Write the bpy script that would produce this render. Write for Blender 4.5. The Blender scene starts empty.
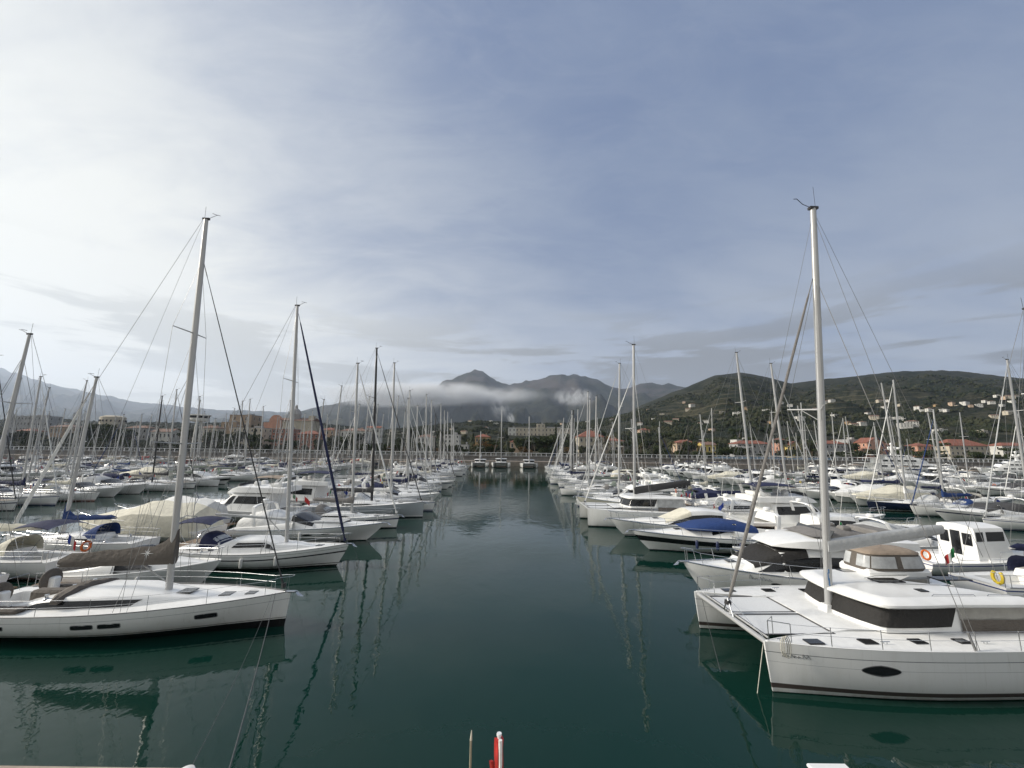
import bpy, math, random
import numpy as np
from mathutils import Vector, Matrix, noise
random.seed(11)
PI = math.pi
SC = bpy.context.scene
COL = SC.collection

# ------------------------------------------------------------------ camera
CAM_H, FPX, PITCH, ROLL = 8.0, 400.0, math.radians(9.2), math.radians(0.75)
cd = bpy.data.cameras.new("camera")
cd.sensor_width = 36.0
cd.lens = FPX / 1024 * 36
cd.clip_start, cd.clip_end = 0.1, 60000
cam = bpy.data.objects.new("camera", cd)
COL.objects.link(cam)
cam.location = (0, 0, CAM_H)
cam.rotation_euler = (Matrix.Rotation(PI / 2 + PITCH, 4, 'X') @ Matrix.Rotation(ROLL, 4, 'Z')).to_euler()
SC.camera = cam
SC.render.resolution_x, SC.render.resolution_y = 1024, 768
SC.view_settings.view_transform = 'Standard'
SC.view_settings.look = 'None'
SC.view_settings.exposure = 0.6
SC.cycles.volume_bounces = 2
SC.view_settings.gamma = 1.0

# ------------------------------------------------------------------ sky and sun
SUN_EL, SUN_AZ = math.radians(28), math.radians(-90)      # azimuth from +Y, negative = left
sun_dir = Vector((math.sin(SUN_AZ) * math.cos(SUN_EL), math.cos(SUN_AZ) * math.cos(SUN_EL), math.sin(SUN_EL)))
W = bpy.data.worlds.new("World")
SC.world = W
W.use_nodes = True
nt = W.node_tree
nt.nodes.clear()


def nd(t, typ, **kw):
    n = t.nodes.new(typ)
    for k, v in kw.items():
        if k.startswith('i_'):
            key = k[2:]
            key = int(key) if key.isdigit() else key
            n.inputs[key].default_value = v
        else:
            setattr(n, k, v)
    return n


def mth(t, op, a, b=None, c=None, clamp=False):
    n = t.nodes.new('ShaderNodeMath')
    n.operation = op
    n.use_clamp = clamp
    for i, x in enumerate((a, b, c)):
        if x is None:
            continue
        if isinstance(x, (int, float)):
            n.inputs[i].default_value = x
        else:
            t.links.new(x, n.inputs[i])
    return n.outputs[0]


def mix(t, f, a, b, mode='MIX'):
    n = t.nodes.new('ShaderNodeMix')
    n.data_type = 'RGBA'
    n.blend_type = mode
    for s, x in ((0, f), (6, a), (7, b)):
        if isinstance(x, (int, float)):
            n.inputs[s].default_value = x
        elif isinstance(x, (tuple, list)):
            n.inputs[s].default_value = (*x, 1) if len(x) == 3 else x
        else:
            t.links.new(x, n.inputs[s])
    return n.outputs[2]


def ss(t, x, a, b):
    n = t.nodes.new('ShaderNodeMapRange')
    n.interpolation_type = 'SMOOTHSTEP'
    t.links.new(x, n.inputs[0])
    n.inputs[1].default_value, n.inputs[2].default_value = a, b
    return n.outputs[0]


def noi(t, vec, scale, detail=4, rough=.5, dist=0.0):
    n = nd(t, 'ShaderNodeTexNoise')
    n.inputs['Scale'].default_value = scale
    n.inputs['Detail'].default_value = detail
    n.inputs['Roughness'].default_value = rough
    n.inputs['Distortion'].default_value = dist
    if vec is not None:
        t.links.new(vec, n.inputs['Vector'])
    return n.outputs[0]


sky = nd(nt, 'ShaderNodeTexSky', sky_type='NISHITA', sun_disc=False)
sky.sun_elevation, sky.sun_rotation = SUN_EL, SUN_AZ
sky.air_density, sky.dust_density = 1.0, 1.5
tc = nd(nt, 'ShaderNodeTexCoord')
sep = nd(nt, 'ShaderNodeSeparateXYZ')
nt.links.new(tc.outputs['Generated'], sep.inputs[0])
X, Y, Z = sep.outputs
zz = mth(nt, 'ADD', mth(nt, 'MAXIMUM', Z, 0.0), 0.22)
cv = nd(nt, 'ShaderNodeCombineXYZ')
nt.links.new(mth(nt, 'DIVIDE', X, zz), cv.inputs[0])
nt.links.new(mth(nt, 'DIVIDE', Y, zz), cv.inputs[1])
dotn = nd(nt, 'ShaderNodeVectorMath', operation='DOT_PRODUCT')
nt.links.new(tc.outputs['Generated'], dotn.inputs[0])
gl = Vector((math.sin(math.radians(-72)), math.cos(math.radians(-72)), 0.08)).normalized()   # brightest thin cloud
dotn.inputs[1].default_value = gl
glow = ss(nt, dotn.outputs[1], 0.06, 1.08)
mp = nd(nt, 'ShaderNodeMapping')
mp.inputs['Rotation'].default_value = (0, 0, math.radians(28))
mp.inputs['Scale'].default_value = (0.55, 1.25, 1)
nt.links.new(cv.outputs[0], mp.inputs[0])
n1 = noi(nt, mp.outputs[0], 1.1, 7, .55, .5)
n2 = noi(nt, mp.outputs[0], 3.1, 8, .62, .8)
veil = ss(nt, mth(nt, 'ADD', mth(nt, 'MULTIPLY', n1, .68), mth(nt, 'MULTIPLY', n2, .32)), 0.31, .63)
# near the horizon the veil thickens
low = ss(nt, Z, .72, .06)
veil = mth(nt, 'ADD', mth(nt, 'MULTIPLY', veil, .62), mth(nt, 'MULTIPLY', low, .48), clamp=True)
veil = mth(nt, 'ADD', veil, mth(nt, 'MULTIPLY', glow, .25), clamp=True)
skyc = mix(nt, 1.0, sky.outputs[0], (.062, .062, .068), 'MULTIPLY')
skyc = mix(nt, .7, skyc, (.120, .172, .305))
cloudc = mix(nt, glow, (.195, .24, .33), (.70, .70, .655))
cloudc = mix(nt, mth(nt, 'MULTIPLY', low, .6), cloudc, mix(nt, glow, (.46, .49, .53), (.74, .725, .665)))
c1 = mix(nt, veil, skyc, cloudc)
fib = noi(nt, mp.outputs[0], 7.5, 8, .65, 1.4)
c1 = mix(nt, mth(nt, 'MULTIPLY', ss(nt, fib, .42, .68), .12), c1, mix(nt, glow, (.29, .325, .395), (.74, .735, .69)))
# grey stratus shreds low over the hills
mp2 = nd(nt, 'ShaderNodeMapping')
mp2.inputs['Scale'].default_value = (1.6, 1.6, 11.0)
mp2.inputs['Location'].default_value = (3.1, 0.4, 0.0)
nt.links.new(tc.outputs['Generated'], mp2.inputs[0])
n3 = noi(nt, mp2.outputs[0], 1.5, 7, .55, .3)
band = mth(nt, 'MULTIPLY', ss(nt, Z, .36, .20), ss(nt, Z, .02, .14))
shred = mth(nt, 'MULTIPLY', ss(nt, n3, .485, .56), band)
shred = mth(nt, 'MULTIPLY', shred, .92)
shc = mix(nt, glow, (.19, .195, .20), (.50, .50, .47))
c2 = mix(nt, shred, c1, shc)
# added neutral fill: unseen sky behind the camera brightened to light hull sides
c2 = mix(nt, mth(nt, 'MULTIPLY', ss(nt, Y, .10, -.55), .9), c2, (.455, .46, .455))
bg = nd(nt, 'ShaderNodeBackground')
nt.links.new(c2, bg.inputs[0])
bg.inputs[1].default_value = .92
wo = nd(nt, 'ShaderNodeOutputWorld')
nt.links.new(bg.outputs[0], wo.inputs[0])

sl = bpy.data.lights.new("sun", 'SUN')
sl.energy = 3.5
sl.angle = math.radians(12)
sl.color = (1.0, .93, .82)
so = bpy.data.objects.new("sun", sl)
COL.objects.link(so)
so.rotation_euler = sun_dir.to_track_quat('Z', 'Y').to_euler()


# pixel of the photograph -> ground position / slope, for siting things where they stand
def ray(px, py):
    u, v = px - 512, 384 - py
    c, s = math.cos(ROLL), math.sin(ROLL)
    u0, v0 = u * c - v * s, u * s + v * c
    return Vector((u0, FPX * math.cos(PITCH) - v0 * math.sin(PITCH), FPX * math.sin(PITCH) + v0 * math.cos(PITCH)))


def aty(px, py, Y):
    d = ray(px, py)
    return Vector((d.x, d.y, d.z)) * (Y / d.y) + Vector((0, 0, CAM_H))


# ------------------------------------------------------------------ materials
MATS = {}


def newmat(name):
    m = bpy.data.materials.new(name)
    m.use_nodes = True
    t = m.node_tree
    b = t.nodes['Principled BSDF']
    return m, t, b


def simple(name, col, rough=.5, metal=0.0, var=.12, scale=3.0, bump=0.0, bscale=None, spec=None, coat=0, trans=0):
    if name in MATS:
        return MATS[name]
    m, t, b = newmat(name)
    tcn = nd(t, 'ShaderNodeTexCoord')
    oi = nd(t, 'ShaderNodeObjectInfo')
    n = noi(t, tcn.outputs['Object'], scale, 5, .6)
    f = mth(t, 'SUBTRACT', mth(t, 'MULTIPLY', ss(t, n, .3, .7), var), var * .5)
    hs = nd(t, 'ShaderNodeHueSaturation')
    hs.inputs['Color'].default_value = (*col, 1)
    t.links.new(mth(t, 'ADD', 1.0, f), hs.inputs['Value'])
    t.links.new(hs.outputs[0], b.inputs['Base Color'])
    b.inputs['Roughness'].default_value = rough
    b.inputs['Metallic'].default_value = metal
    if spec is not None:
        b.inputs['Specular IOR Level'].default_value = spec
    if coat:
        b.inputs['Coat Weight'].default_value = coat
    if bump:
        bn = nd(t, 'ShaderNodeBump')
        bn.inputs['Distance'].default_value = bump
        bn.inputs['Strength'].default_value = 1.0
        t.links.new(noi(t, tcn.outputs['Object'], bscale or scale, 4, .6), bn.inputs['Height'])
        t.links.new(bn.outputs[0], b.inputs['Normal'])
    MATS[name] = m
    return m


def hullmat(name, col, boot=(.015, .02, .03), boot_z=.09, line=None, stripes=(), rough=.22):
    """gelcoat: antifouling below boot_z (object Z), optional line, bands following the sheer (attribute hv)"""
    if name in MATS:
        return MATS[name]
    m, t, b = newmat(name)
    tcn = nd(t, 'ShaderNodeTexCoord')
    sp = nd(t, 'ShaderNodeSeparateXYZ')
    t.links.new(tcn.outputs['Object'], sp.inputs[0])
    z = sp.outputs[2]
    at = nd(t, 'ShaderNodeAttribute', attribute_name='hv')
    hv = at.outputs['Fac']
    mpn = nd(t, 'ShaderNodeMapping')
    mpn.inputs['Scale'].default_value = (1.2, 1.2, .25)
    t.links.new(tcn.outputs['Object'], mpn.inputs[0])
    dirt = noi(t, mpn.outputs[0], 2.0, 6, .65)
    c = mix(t, mth(t, 'MULTIPLY', ss(t, dirt, .45, .8), .22), col, tuple(x * .72 for x in (col[0], col[1] * .97, col[2] * .88)))
    mps = nd(t, 'ShaderNodeMapping')
    mps.inputs['Scale'].default_value = (5, 5, .35)
    t.links.new(tcn.outputs['Object'], mps.inputs[0])
    streak = noi(t, mps.outputs[0], 1.6, 5, .65)
    c = mix(t, mth(t, 'MULTIPLY', ss(t, streak, .56, .74), .28), c, tuple(x * .62 for x in (col[0], col[1] * .96, col[2] * .86)))
    for v0, v1, sc in stripes:
        f = mth(t, 'MULTIPLY', mth(t, 'GREATER_THAN', hv, v0), mth(t, 'LESS_THAN', hv, v1))
        c = mix(t, f, c, sc)
    if line:
        z0, z1, lc = line
        f = mth(t, 'MULTIPLY', mth(t, 'GREATER_THAN', z, z0), mth(t, 'LESS_THAN', z, z1))
        c = mix(t, f, c, lc)
    # scum just above the waterline
    scum = mth(t, 'MULTIPLY', ss(t, z, boot_z + .22, boot_z), mth(t, 'MULTIPLY', ss(t, dirt, .35, .65), .35))
    c = mix(t, scum, c, (.33, .31, .22))
    c = mix(t, mth(t, 'LESS_THAN', z, boot_z), c, boot)
    t.links.new(c, b.inputs['Base Color'])
    b.inputs['Roughness'].default_value = rough
    b.inputs['Coat Weight'].default_value = .3
    b.inputs['Coat Roughness'].default_value = .08
    MATS[name] = m
    return m


WHITE = (.82, .82, .80)
gel = simple('gelcoat', (.82, .82, .80), .3, var=.08, scale=1.5, coat=.2)
nonskid = simple('nonskid_deck', (.79, .79, .77), .55, var=.10, scale=4, bump=.003, bscale=60)
creamgel = simple('cream_gelcoat', (.74, .72, .62), .35, var=.08, scale=1.5)
glass = simple('dark_glass', (.012, .013, .015), .06, var=.3, scale=2)
greyglass = simple('smoked_glass', (.055, .058, .06), .08, var=.4, scale=2)
vinyl = simple('clear_vinyl', (.42, .43, .43), .18, var=.35, scale=2.5)
alu = simple('mast_alloy', (.47, .47, .46), .38, metal=.25, var=.12, scale=.8)
alugrey = simple('grey_mast_alloy', (.40, .40, .40), .42, metal=.3, var=.12, scale=.8)
blackmast = simple('black_carbon', (.02, .02, .022), .35, var=.3)
steel = simple('stainless', (.55, .56, .57), .25, metal=.9, var=.2)
wire = simple('rigging_wire', (.22, .22, .22), .4, metal=.6, var=.2)
rope = simple('rope', (.55, .53, .46), .85, var=.35, scale=12)
darkrope = simple('dark_rope', (.06, .065, .07), .85, var=.35, scale=12)
rubber = simple('black_rubber', (.025, .025, .027), .6, var=.3)
fendw = simple('fender_vinyl', (.66, .66, .63), .45, var=.2)
fendn = simple('navy_fender_vinyl', (.02, .03, .08), .45, var=.2)
teak = simple('teak', (.30, .20, .12), .65, var=.4, scale=9)
toerail = simple('toe_rail_alloy', (.12, .12, .125), .4, metal=.4, var=.2)


def canvas(name, col):
    return simple('canvas_' + name, col, .85, var=.2, scale=1.7, bump=.06, bscale=4.5)


CV = dict(grey=canvas('grey', (.19, .18, .17)), navy=canvas('navy', (.012, .017, .060)), blue=canvas('blue', (.012, .040, .15)),
          white=canvas('white', (.72, .72, .70)), cream=canvas('cream', (.64, .61, .50)), tan=canvas('tan', (.30, .24, .185)),
          burgundy=canvas('burgundy', (.13, .018, .02)), black=canvas('black', (.020, .019, .018)), charcoal=canvas('charcoal', (.05, .05, .052)), red=canvas('red', (.38, .03, .03)),
          sage=canvas('sage', (.17, .20, .17)), lightgrey=canvas('lightgrey', (.46, .47, .47)), taupe=canvas('taupe', (.115, .10, .085)))
HM = dict(
    white=hullmat('hull_white', WHITE, line=(.13, .19, (.02, .03, .06))),
    white_plain=hullmat('hull_white_plain', (.81, .81, .795), boot=(.02, .022, .025), boot_z=.07),
    white_blue=hullmat('hull_white_blue', WHITE, boot=(.02, .03, .10), line=(.13, .2, (.03, .06, .25)), stripes=((.84, .9, (.03, .05, .18)),)),
    white_navyband=hullmat('hull_white_navyband', WHITE, stripes=((.70, .80, (.02, .025, .07)),)),
    white_red=hullmat('hull_white_red', WHITE, boot=(.16, .03, .02), line=(.13, .19, (.3, .04, .03))),
    grey=hullmat('hull_grey', (.40, .43, .45), line=(.16, .24, (.75, .75, .75))),
    navy=hullmat('hull_navy', (.012, .018, .045), boot=(.10, .02, .02), line=(.12, .19, (.75, .75, .75)), rough=.12),
    black=hullmat('hull_black', (.012, .012, .014), boot=(.05, .05, .05), rough=.12),
    cream=hullmat('hull_cream', (.74, .71, .60), boot=(.02, .02, .03)),
    blackstripe=hullmat('hull_blackstripe', WHITE, boot=(.02, .02, .03), stripes=((.50, .78, (.012, .012, .014)),)),
    hero=hullmat('hull_hero', (.79, .79, .765), boot=(.012, .012, .013), boot_z=.33, line=(.37, .40, (.10, .10, .10)),
                 stripes=((.80, .812, (.30, .31, .32)),)),
    pilot=hullmat('hull_pilot', (.76, .77, .75), boot=(.02, .02, .022), boot_z=.12, line=(.20, .25, (.03, .03, .03)),
                  stripes=((.64, .71, (.03, .03, .035)), (.86, .875, (.05, .05, .05)))),
    cat=hullmat('hull_cat', (.78, .785, .775), boot=(.015, .015, .015), boot_z=.03, line=(.15, .30, (.085, .065, .06)),
                stripes=((.80, .815, (.22, .23, .24)), (.615, .622, (.40, .41, .42)))),
    cat_far=hullmat('hull_cat_far', (.80, .80, .775), boot=(.02, .02, .025), boot_z=.12),
)


# ------------------------------------------------------------------ mesh helpers
class MB:
    def __init__(s):
        s.v, s.f, s.m, s.hv = [], [], [], None

    def add(s, vs, fs, mat=0):
        o = len(s.v)
        s.v.extend([tuple(x) for x in vs])
        for f in fs:
            s.f.append([i + o for i in f])
            s.m.append(mat)

    def loft(s, rings, closed=False, cap0=False, cap1=False, mat=0):
        n = len(rings[0])
        fs = []
        for i in range(len(rings) - 1):
            for j in range(n if closed else n - 1):
                k = (j + 1) % n
                fs.append((i * n + j, i * n + k, (i + 1) * n + k, (i + 1) * n + j))
        if cap0:
            fs.append(list(range(n))[::-1])
        if cap1:
            fs.append([(len(rings) - 1) * n + j for j in range(n)])
        s.add([p for r in rings for p in r], fs, mat)

    def tube(s, pts, r, n=6, mat=0, closed=False, ell=1.0):
        pts = [Vector(p) for p in pts]
        N = len(pts)
        rings = []
        for i, p in enumerate(pts):
            a = pts[(i - 1) % N] if (closed or i > 0) else p
            b = pts[(i + 1) % N] if (closed or i < N - 1) else p
            d = (b - a)
            d = d.normalized() if d.length > 1e-9 else Vector((0, 0, 1))
            ref = Vector((0, 1, 0)) if abs(d.y) < .9 else Vector((1, 0, 0))
            u = d.cross(ref).normalized()
            w = d.cross(u)
            rr = r[i] if isinstance(r, (list, tuple)) else r
            rings.append([p + (u * math.cos(2 * PI * k / n) * ell + w * math.sin(2 * PI * k / n)) * rr for k in range(n)])
        if closed:
            rings.append(rings[0])
        s.loft(rings, True, not closed, not closed, mat)

    def box(s, c, d, mat=0, rz=0.0):
        c = Vector(c)
        R = Matrix.Rotation(rz, 3, 'Z')
        vs = [c + R @ Vector((x * d[0] / 2, y * d[1] / 2, z * d[2] / 2)) for x in (-1, 1) for y in (-1, 1) for z in (-1, 1)]
        s.add(vs, [(0, 1, 3, 2), (4, 6, 7, 5), (0, 4, 5, 1), (2, 3, 7, 6), (0, 2, 6, 4), (1, 5, 7, 3)], mat)

    def rbox(s, c, d, r=.03, mat=0, rz=0.0):
        c = Vector(c)
        R = Matrix.Rotation(rz, 3, 'Z')
        rings = []
        for z, ins in ((-d[2] / 2, r), (-d[2] / 2 + r, 0), (d[2] / 2 - r, 0), (d[2] / 2, r)):
            ring = []
            for sx, sy, a0 in ((1, 1, 0), (-1, 1, 90), (-1, -1, 180), (1, -1, 270)):
                for a in (0, 45, 90):
                    t = math.radians(a0 + a)
                    rr = max(r - ins * .9, .001)
                    ring.append(c + R @ Vector((sx * (d[0] / 2 - r) + math.cos(t) * rr, sy * (d[1] / 2 - r) + math.sin(t) * rr, z)))
            rings.append(ring)
        s.loft(rings, True, True, True, mat)

    def ball(s, c, r, n=8, mat=0):
        c = Vector(c)
        r = (r, r, r) if isinstance(r, (int, float)) else r
        rings = []
        for i in range(n // 2 + 1):
            a = -PI / 2 + PI * i / (n // 2)
            q = max(math.cos(a), .02)
            rings.append([c + Vector((math.cos(2 * PI * k / n) * q * r[0], math.sin(2 * PI * k / n) * q * r[1], math.sin(a) * r[2])) for k in range(n)])
        s.loft(rings, True, True, True, mat)

    def build(s, name, mats, parent=None, angle=38, label=None):
        me = bpy.data.meshes.new(name)
        me.from_pydata(s.v, [], s.f)
        if not isinstance(mats, (list, tuple)):
            mats = [mats]
        for m in mats:
            me.materials.append(m)
        if len(mats) > 1:
            me.polygons.foreach_set('material_index', s.m)
        if s.hv is not None:
            a = me.attributes.new('hv', 'FLOAT', 'POINT')
            a.data.foreach_set('value', s.hv + [0.0] * (len(s.v) - len(s.hv)))
        me.polygons.foreach_set('use_smooth', [angle > 0] * len(me.polygons))
        if angle > 0:
            me.set_sharp_from_angle(angle=math.radians(angle))
        me.update()
        o = bpy.data.objects.new(name, me)
        COL.objects.link(o)
        if parent is not None:
            o.parent = parent
            KIDS.setdefault(parent.name, []).append(o)
            if label:
                o['label'] = label
        return o


def surf(rings, i, j):
    i = min(max(i, 0), len(rings) - 1.0001)
    j = min(max(j, 0), len(rings[0]) - 1.0001)
    a, b = int(i), int(j)
    u, w = i - a, j - b
    p = Vector(rings[a][b]) * (1 - u) * (1 - w) + Vector(rings[a + 1][b]) * u * (1 - w) + Vector(rings[a][b + 1]) * (1 - u) * w + Vector(rings[a + 1][b + 1]) * u * w
    return p


def patch(mb, rings, quad, n=(6, 3), off=.014, mat=0):
    """a pane that follows a lofted surface: quad = 4 corners (i, j) of the loft, stands off by off with a closed rim"""
    cen = sum((Vector(p) for r in rings for p in r), Vector()) / (len(rings) * len(rings[0]))
    fr, bk = [], []
    for a in range(n[0] + 1):
        for b in range(n[1] + 1):
            u, w = a / n[0], b / n[1]
            q = [quad[0][k] * (1 - u) * (1 - w) + quad[1][k] * u * (1 - w) + quad[2][k] * u * w + quad[3][k] * (1 - u) * w for k in (0, 1)]
            p = surf(rings, *q)
            e = .04
            nn = (surf(rings, q[0] + e, q[1]) - surf(rings, q[0] - e, q[1])).cross(surf(rings, q[0], q[1] + e) - surf(rings, q[0], q[1] - e))
            nn = nn.normalized() if nn.length > 1e-9 else Vector((0, 0, 1))
            if nn.dot(p - Vector((p.x * .9 + cen.x * .1, 0 if abs(cen.y) < .3 else cen.y, cen.z - .3))) < 0:
                nn = -nn
            fr.append(p + nn * off)
            bk.append(p - nn * .01)
    m = n[1] + 1
    fs = [(a * m + b, a * m + b + 1, (a + 1) * m + b + 1, (a + 1) * m + b) for a in range(n[0]) for b in range(n[1])]
    K = len(fr)
    edge = [b for b in range(m)] + [a * m + m - 1 for a in range(1, n[0] + 1)] + [n[0] * m + b for b in range(m - 2, -1, -1)] + [a * m for a in range(n[0] - 1, 0, -1)]
    for k in range(len(edge)):
        x, y = edge[k], edge[(k + 1) % len(edge)]
        fs.append((x, y, y + K, x + K))
    mb.add(fr + bk, fs, mat)


def empty(name, label, cat, loc=(0, 0, 0), rz=0.0, group=None):
    o = bpy.data.objects.new(name, None)
    COL.objects.link(o)
    o.empty_display_size = .3
    o.location, o.rotation_euler = loc, (0, 0, rz)
    tag(o, label, cat, group)
    return o


def tag(o, label=None, cat=None, group=None, kind=None):
    for k, v in (('label', label), ('category', cat), ('group', group), ('kind', kind)):
        if v:
            o[k] = v
    return o


KIDS = {}


def copy_tree(o, parent=None):
    c = o.copy()
    COL.objects.link(c)
    if parent is not None:
        c.parent = parent
    for ch in KIDS.get(o.name, ()):
        copy_tree(ch, c)
    return c


def sstep(a, b, x):
    t = min(max((x - a) / (b - a), 0), 1)
    return t * t * (3 - 2 * t)


def lerp(tab, x):
    return float(np.interp(x, [a for a, _ in tab], [b for _, b in tab]))


# ------------------------------------------------------------------ boats: hull and deck
class Hull:
    """plan and sheer of a hull, bow at +x, origin amidships on the waterline"""

    def __init__(s, L, B, fb, fs, tw=.72, rake=.4, q=3.0, bowq=1.5, flare=0.0, smax=.42, bowp=1.9, depth=.4, spring=0.0, y0=0.0):
        s.__dict__.update(L=L, B=B, fb=fb, fs=fs, tw=tw, rake=rake, q=q, bowq=bowq, flare=flare, smax=smax, bowp=bowp, depth=depth, spring=spring, y0=y0)

    def x(s, t):
        return -s.L / 2 + s.L * t

    def hb(s, t):
        if t < s.smax:
            return s.B / 2 * (s.tw + (1 - s.tw) * math.sin(PI / 2 * t / s.smax))
        u = (t - s.smax) / (1 - s.smax)
        return max(s.B / 2 * (1 - u ** s.bowp) ** .92, .035)

    def z(s, t):
        return s.fs + (s.fb - s.fs) * t ** 1.7 - s.spring * math.sin(PI * t)

    def skin(s, sd, t, v, off=0.0):
        """point on the topsides at length fraction t and freeboard fraction v"""
        zs, hb = s.z(t), s.hb(t)
        w = sstep(.5, 1, t)
        vv = (v * zs + s.depth) / (zs + s.depth)
        q = s.q + (s.bowq - s.q) * w
        sec = (1 - (1 - vv) ** q) * (1 - s.flare * w) + vv ** 1.5 * s.flare * w
        return Vector((s.x(t) - s.rake * (1 - vv) ** 1.15 * w ** 2, s.y0 + sd * (hb * sec + off), v * zs))

    def t(s, x):
        return (x + s.L / 2) / s.L

    def build(s, mat, parent, ns=30, nv=9, name='hull'):
        mb = MB()
        mb.hv = []
        rings = []
        for i in range(ns + 1):
            t = (i / ns)
            t = 1 - (1 - t) ** 1.25
            zs, hb = s.z(t), s.hb(t)
            w = sstep(.5, 1, t)
            side = []
            for k in range(nv + 1):
                v = k / nv
                z = -s.depth + (zs + s.depth) * v
                q = s.q + (s.bowq - s.q) * w
                sec = (1 - (1 - v) ** q)
                fl = v ** 1.5
                sec = sec * (1 - s.flare * w) + fl * s.flare * w
                side.append((s.x(t) - s.rake * (1 - v) ** 1.15 * w ** 2, hb * sec, z, z / zs))
            ring = [(x, y + s.y0, z) for x, y, z, _ in reversed(side)] + [(x, -y + s.y0, z) for x, y, z, _ in side[1:]]
            mb.hv += [h for *_, h in reversed(side)] + [h for *_, h in side[1:]]
            rings.append(ring)
        mb.loft(rings, False, True, True)
        return mb.build(name, mat, parent, angle=50)

    def deck(s, mat, parent, cockpit=None, ns=40, camber=.03, drop=.03, name='deck', extra=None):
        ts = set(1 - (1 - i / ns) ** 1.25 for i in range(ns + 1))
        if cockpit:
            a, b, wf, dz = cockpit
            ts = {t for t in ts if abs(t - a) > .012 and abs(t - b) > .012} | {a, a + .004, b, b - .004}
        ys = [-1, -.985, -.8, -.56, -.53, -.25, 0, .25, .53, .56, .8, .985, 1]
        if cockpit:
            ys = [-1, -.985, -(1 + wf) / 2, -wf - .03, -wf, -wf / 2, 0, wf / 2, wf, wf + .03, (1 + wf) / 2, .985, 1]
        rings = []
        for t in sorted(ts):
            ring = []
            for y in ys:
                z = s.z(t) - drop + camber * s.B * .5 * (1 - y * y)
                if cockpit and a < t - .002 and t + .002 < b and abs(y) < wf + .01:
                    z -= dz
                ring.append((s.x(t), y * s.hb(t) * .99 + s.y0, z))
            rings.append(ring)
        mb = MB()
        mb.loft(rings)
        return mb.build(name, mat, parent, angle=30)

    def edge(s, side, t, dz=0.0, ins=0.0):
        return Vector((s.x(t), s.y0 + side * max(s.hb(t) - ins, .0), s.z(t) + dz))


def toe(h, parent, r=.022, mat=None, name='toe_rail', n=20, t0=0.02):
    mb = MB()
    for sd in (-1, 1):
        mb.tube([h.edge(sd, t0 + (.992 - t0) * i / n, .012, .015) for i in range(n + 1)], r, 5)
    return mb.build(name, mat or toerail, parent)


def rails(h, parent, t0=.03, t1=.93, hgt=.6, pitch=2.0, r=.012, lines=2, pulpit=True, stern=True, name='guardrail', lean=0.0):
    """stanchions and wires round the deck, pulpit at the bow, pushpit at the stern"""
    mb = MB()
    n = max(3, int((t1 - t0) * h.L / pitch))
    for sd in (-1, 1):
        ps = [h.edge(sd, t0 + (t1 - t0) * i / n, 0, .06) for i in range(n + 1)]
        up = [p + Vector((lean, 0, hgt)) for p in ps]
        for p, u in zip(ps, up):
            mb.tube([p, u], r * 1.15, 5)
        for k in range(lines):
            f = 1 - k * .45
            mb.tube([p + (u - p) * f for p, u in zip(ps, up)], r * (.75 if k else .9), 4)
        if pulpit:
            a = h.edge(sd, t1, 0, .06)
            b = h.edge(sd, .985, 0, .0)
            mb.tube([a + Vector((lean, 0, hgt)), h.edge(sd, .97, hgt + .08, .0) + Vector((lean, 0, 0)), Vector((h.x(1.0) + .05, sd * .12 + h.y0, h.z(1) + hgt + .08))], r * 1.3, 5)
            mb.tube([b, b + Vector((.02, 0, hgt + .06))], r * 1.2, 5)
    if pulpit:
        mb.tube([Vector((h.x(1.0) + .05, sd * .12 + h.y0, h.z(1) + hgt + .08)) for sd in (-1, 1)], r * 1.3, 5)
    if stern:
        mb.tube([h.edge(-1, t0, hgt, .06), h.edge(-1, .005, hgt, .05), h.edge(-1, .005, hgt, h.hb(0) * .5)], r * 1.2, 5)
        mb.tube([h.edge(1, t0, hgt, .06), h.edge(1, .005, hgt, .05), h.edge(1, .005, hgt, h.hb(0) * .5)], r * 1.2, 5)
        for sd in (-1, 1):
            p = h.edge(sd, .005, 0, .06)
            mb.tube([p, p + Vector((0, 0, hgt))], r * 1.2, 5)
    return mb.build(name, steel, parent)


def fenders(h, parent, spots, mat=None, size=1.0):
    for sd, t in spots:
        p = h.edge(sd, t, -.05, -.10 * size)
        mb = MB()
        zc = p.z - .42 * size
        mb.loft([[Vector((p.x + math.cos(2 * PI * k / 8) * r, p.y + math.sin(2 * PI * k / 8) * r, zc + dz)) for k in range(8)]
                 for dz, r in ((-.30 * size, .02), (-.27 * size, .075 * size), (-.18 * size, .105 * size), (.18 * size, .105 * size), (.27 * size, .075 * size), (.31 * size, .02))], True, True, True)
        f = mb.build('fender', mat or fendw, parent)
        rp = MB()
        rp.tube([(p.x, p.y, zc + .3 * size), h.edge(sd, t, .04, .03)], .008, 4)
        rp.build('fender_rope', rope, f)


def anchor(h, parent):
    mb = MB()
    x, z = h.x(1), h.z(1)
    mb.tube([(x - .35, 0, z + .03), (x + .28, 0, z + .02), (x + .42, 0, z - .12)], .025, 5)
    mb.loft([[(x + .22, -.02, z - .02), (x + .22, .02, z - .02)], [(x + .36, -.16, z - .14), (x + .36, .16, z - .14)], [(x + .55, -.03, z - .2), (x + .55, .03, z - .2)]])
    mb.rbox((x - .05, 0, z), (.5, .18, .07), .02)
    return mb.build('anchor', steel, parent)


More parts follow.
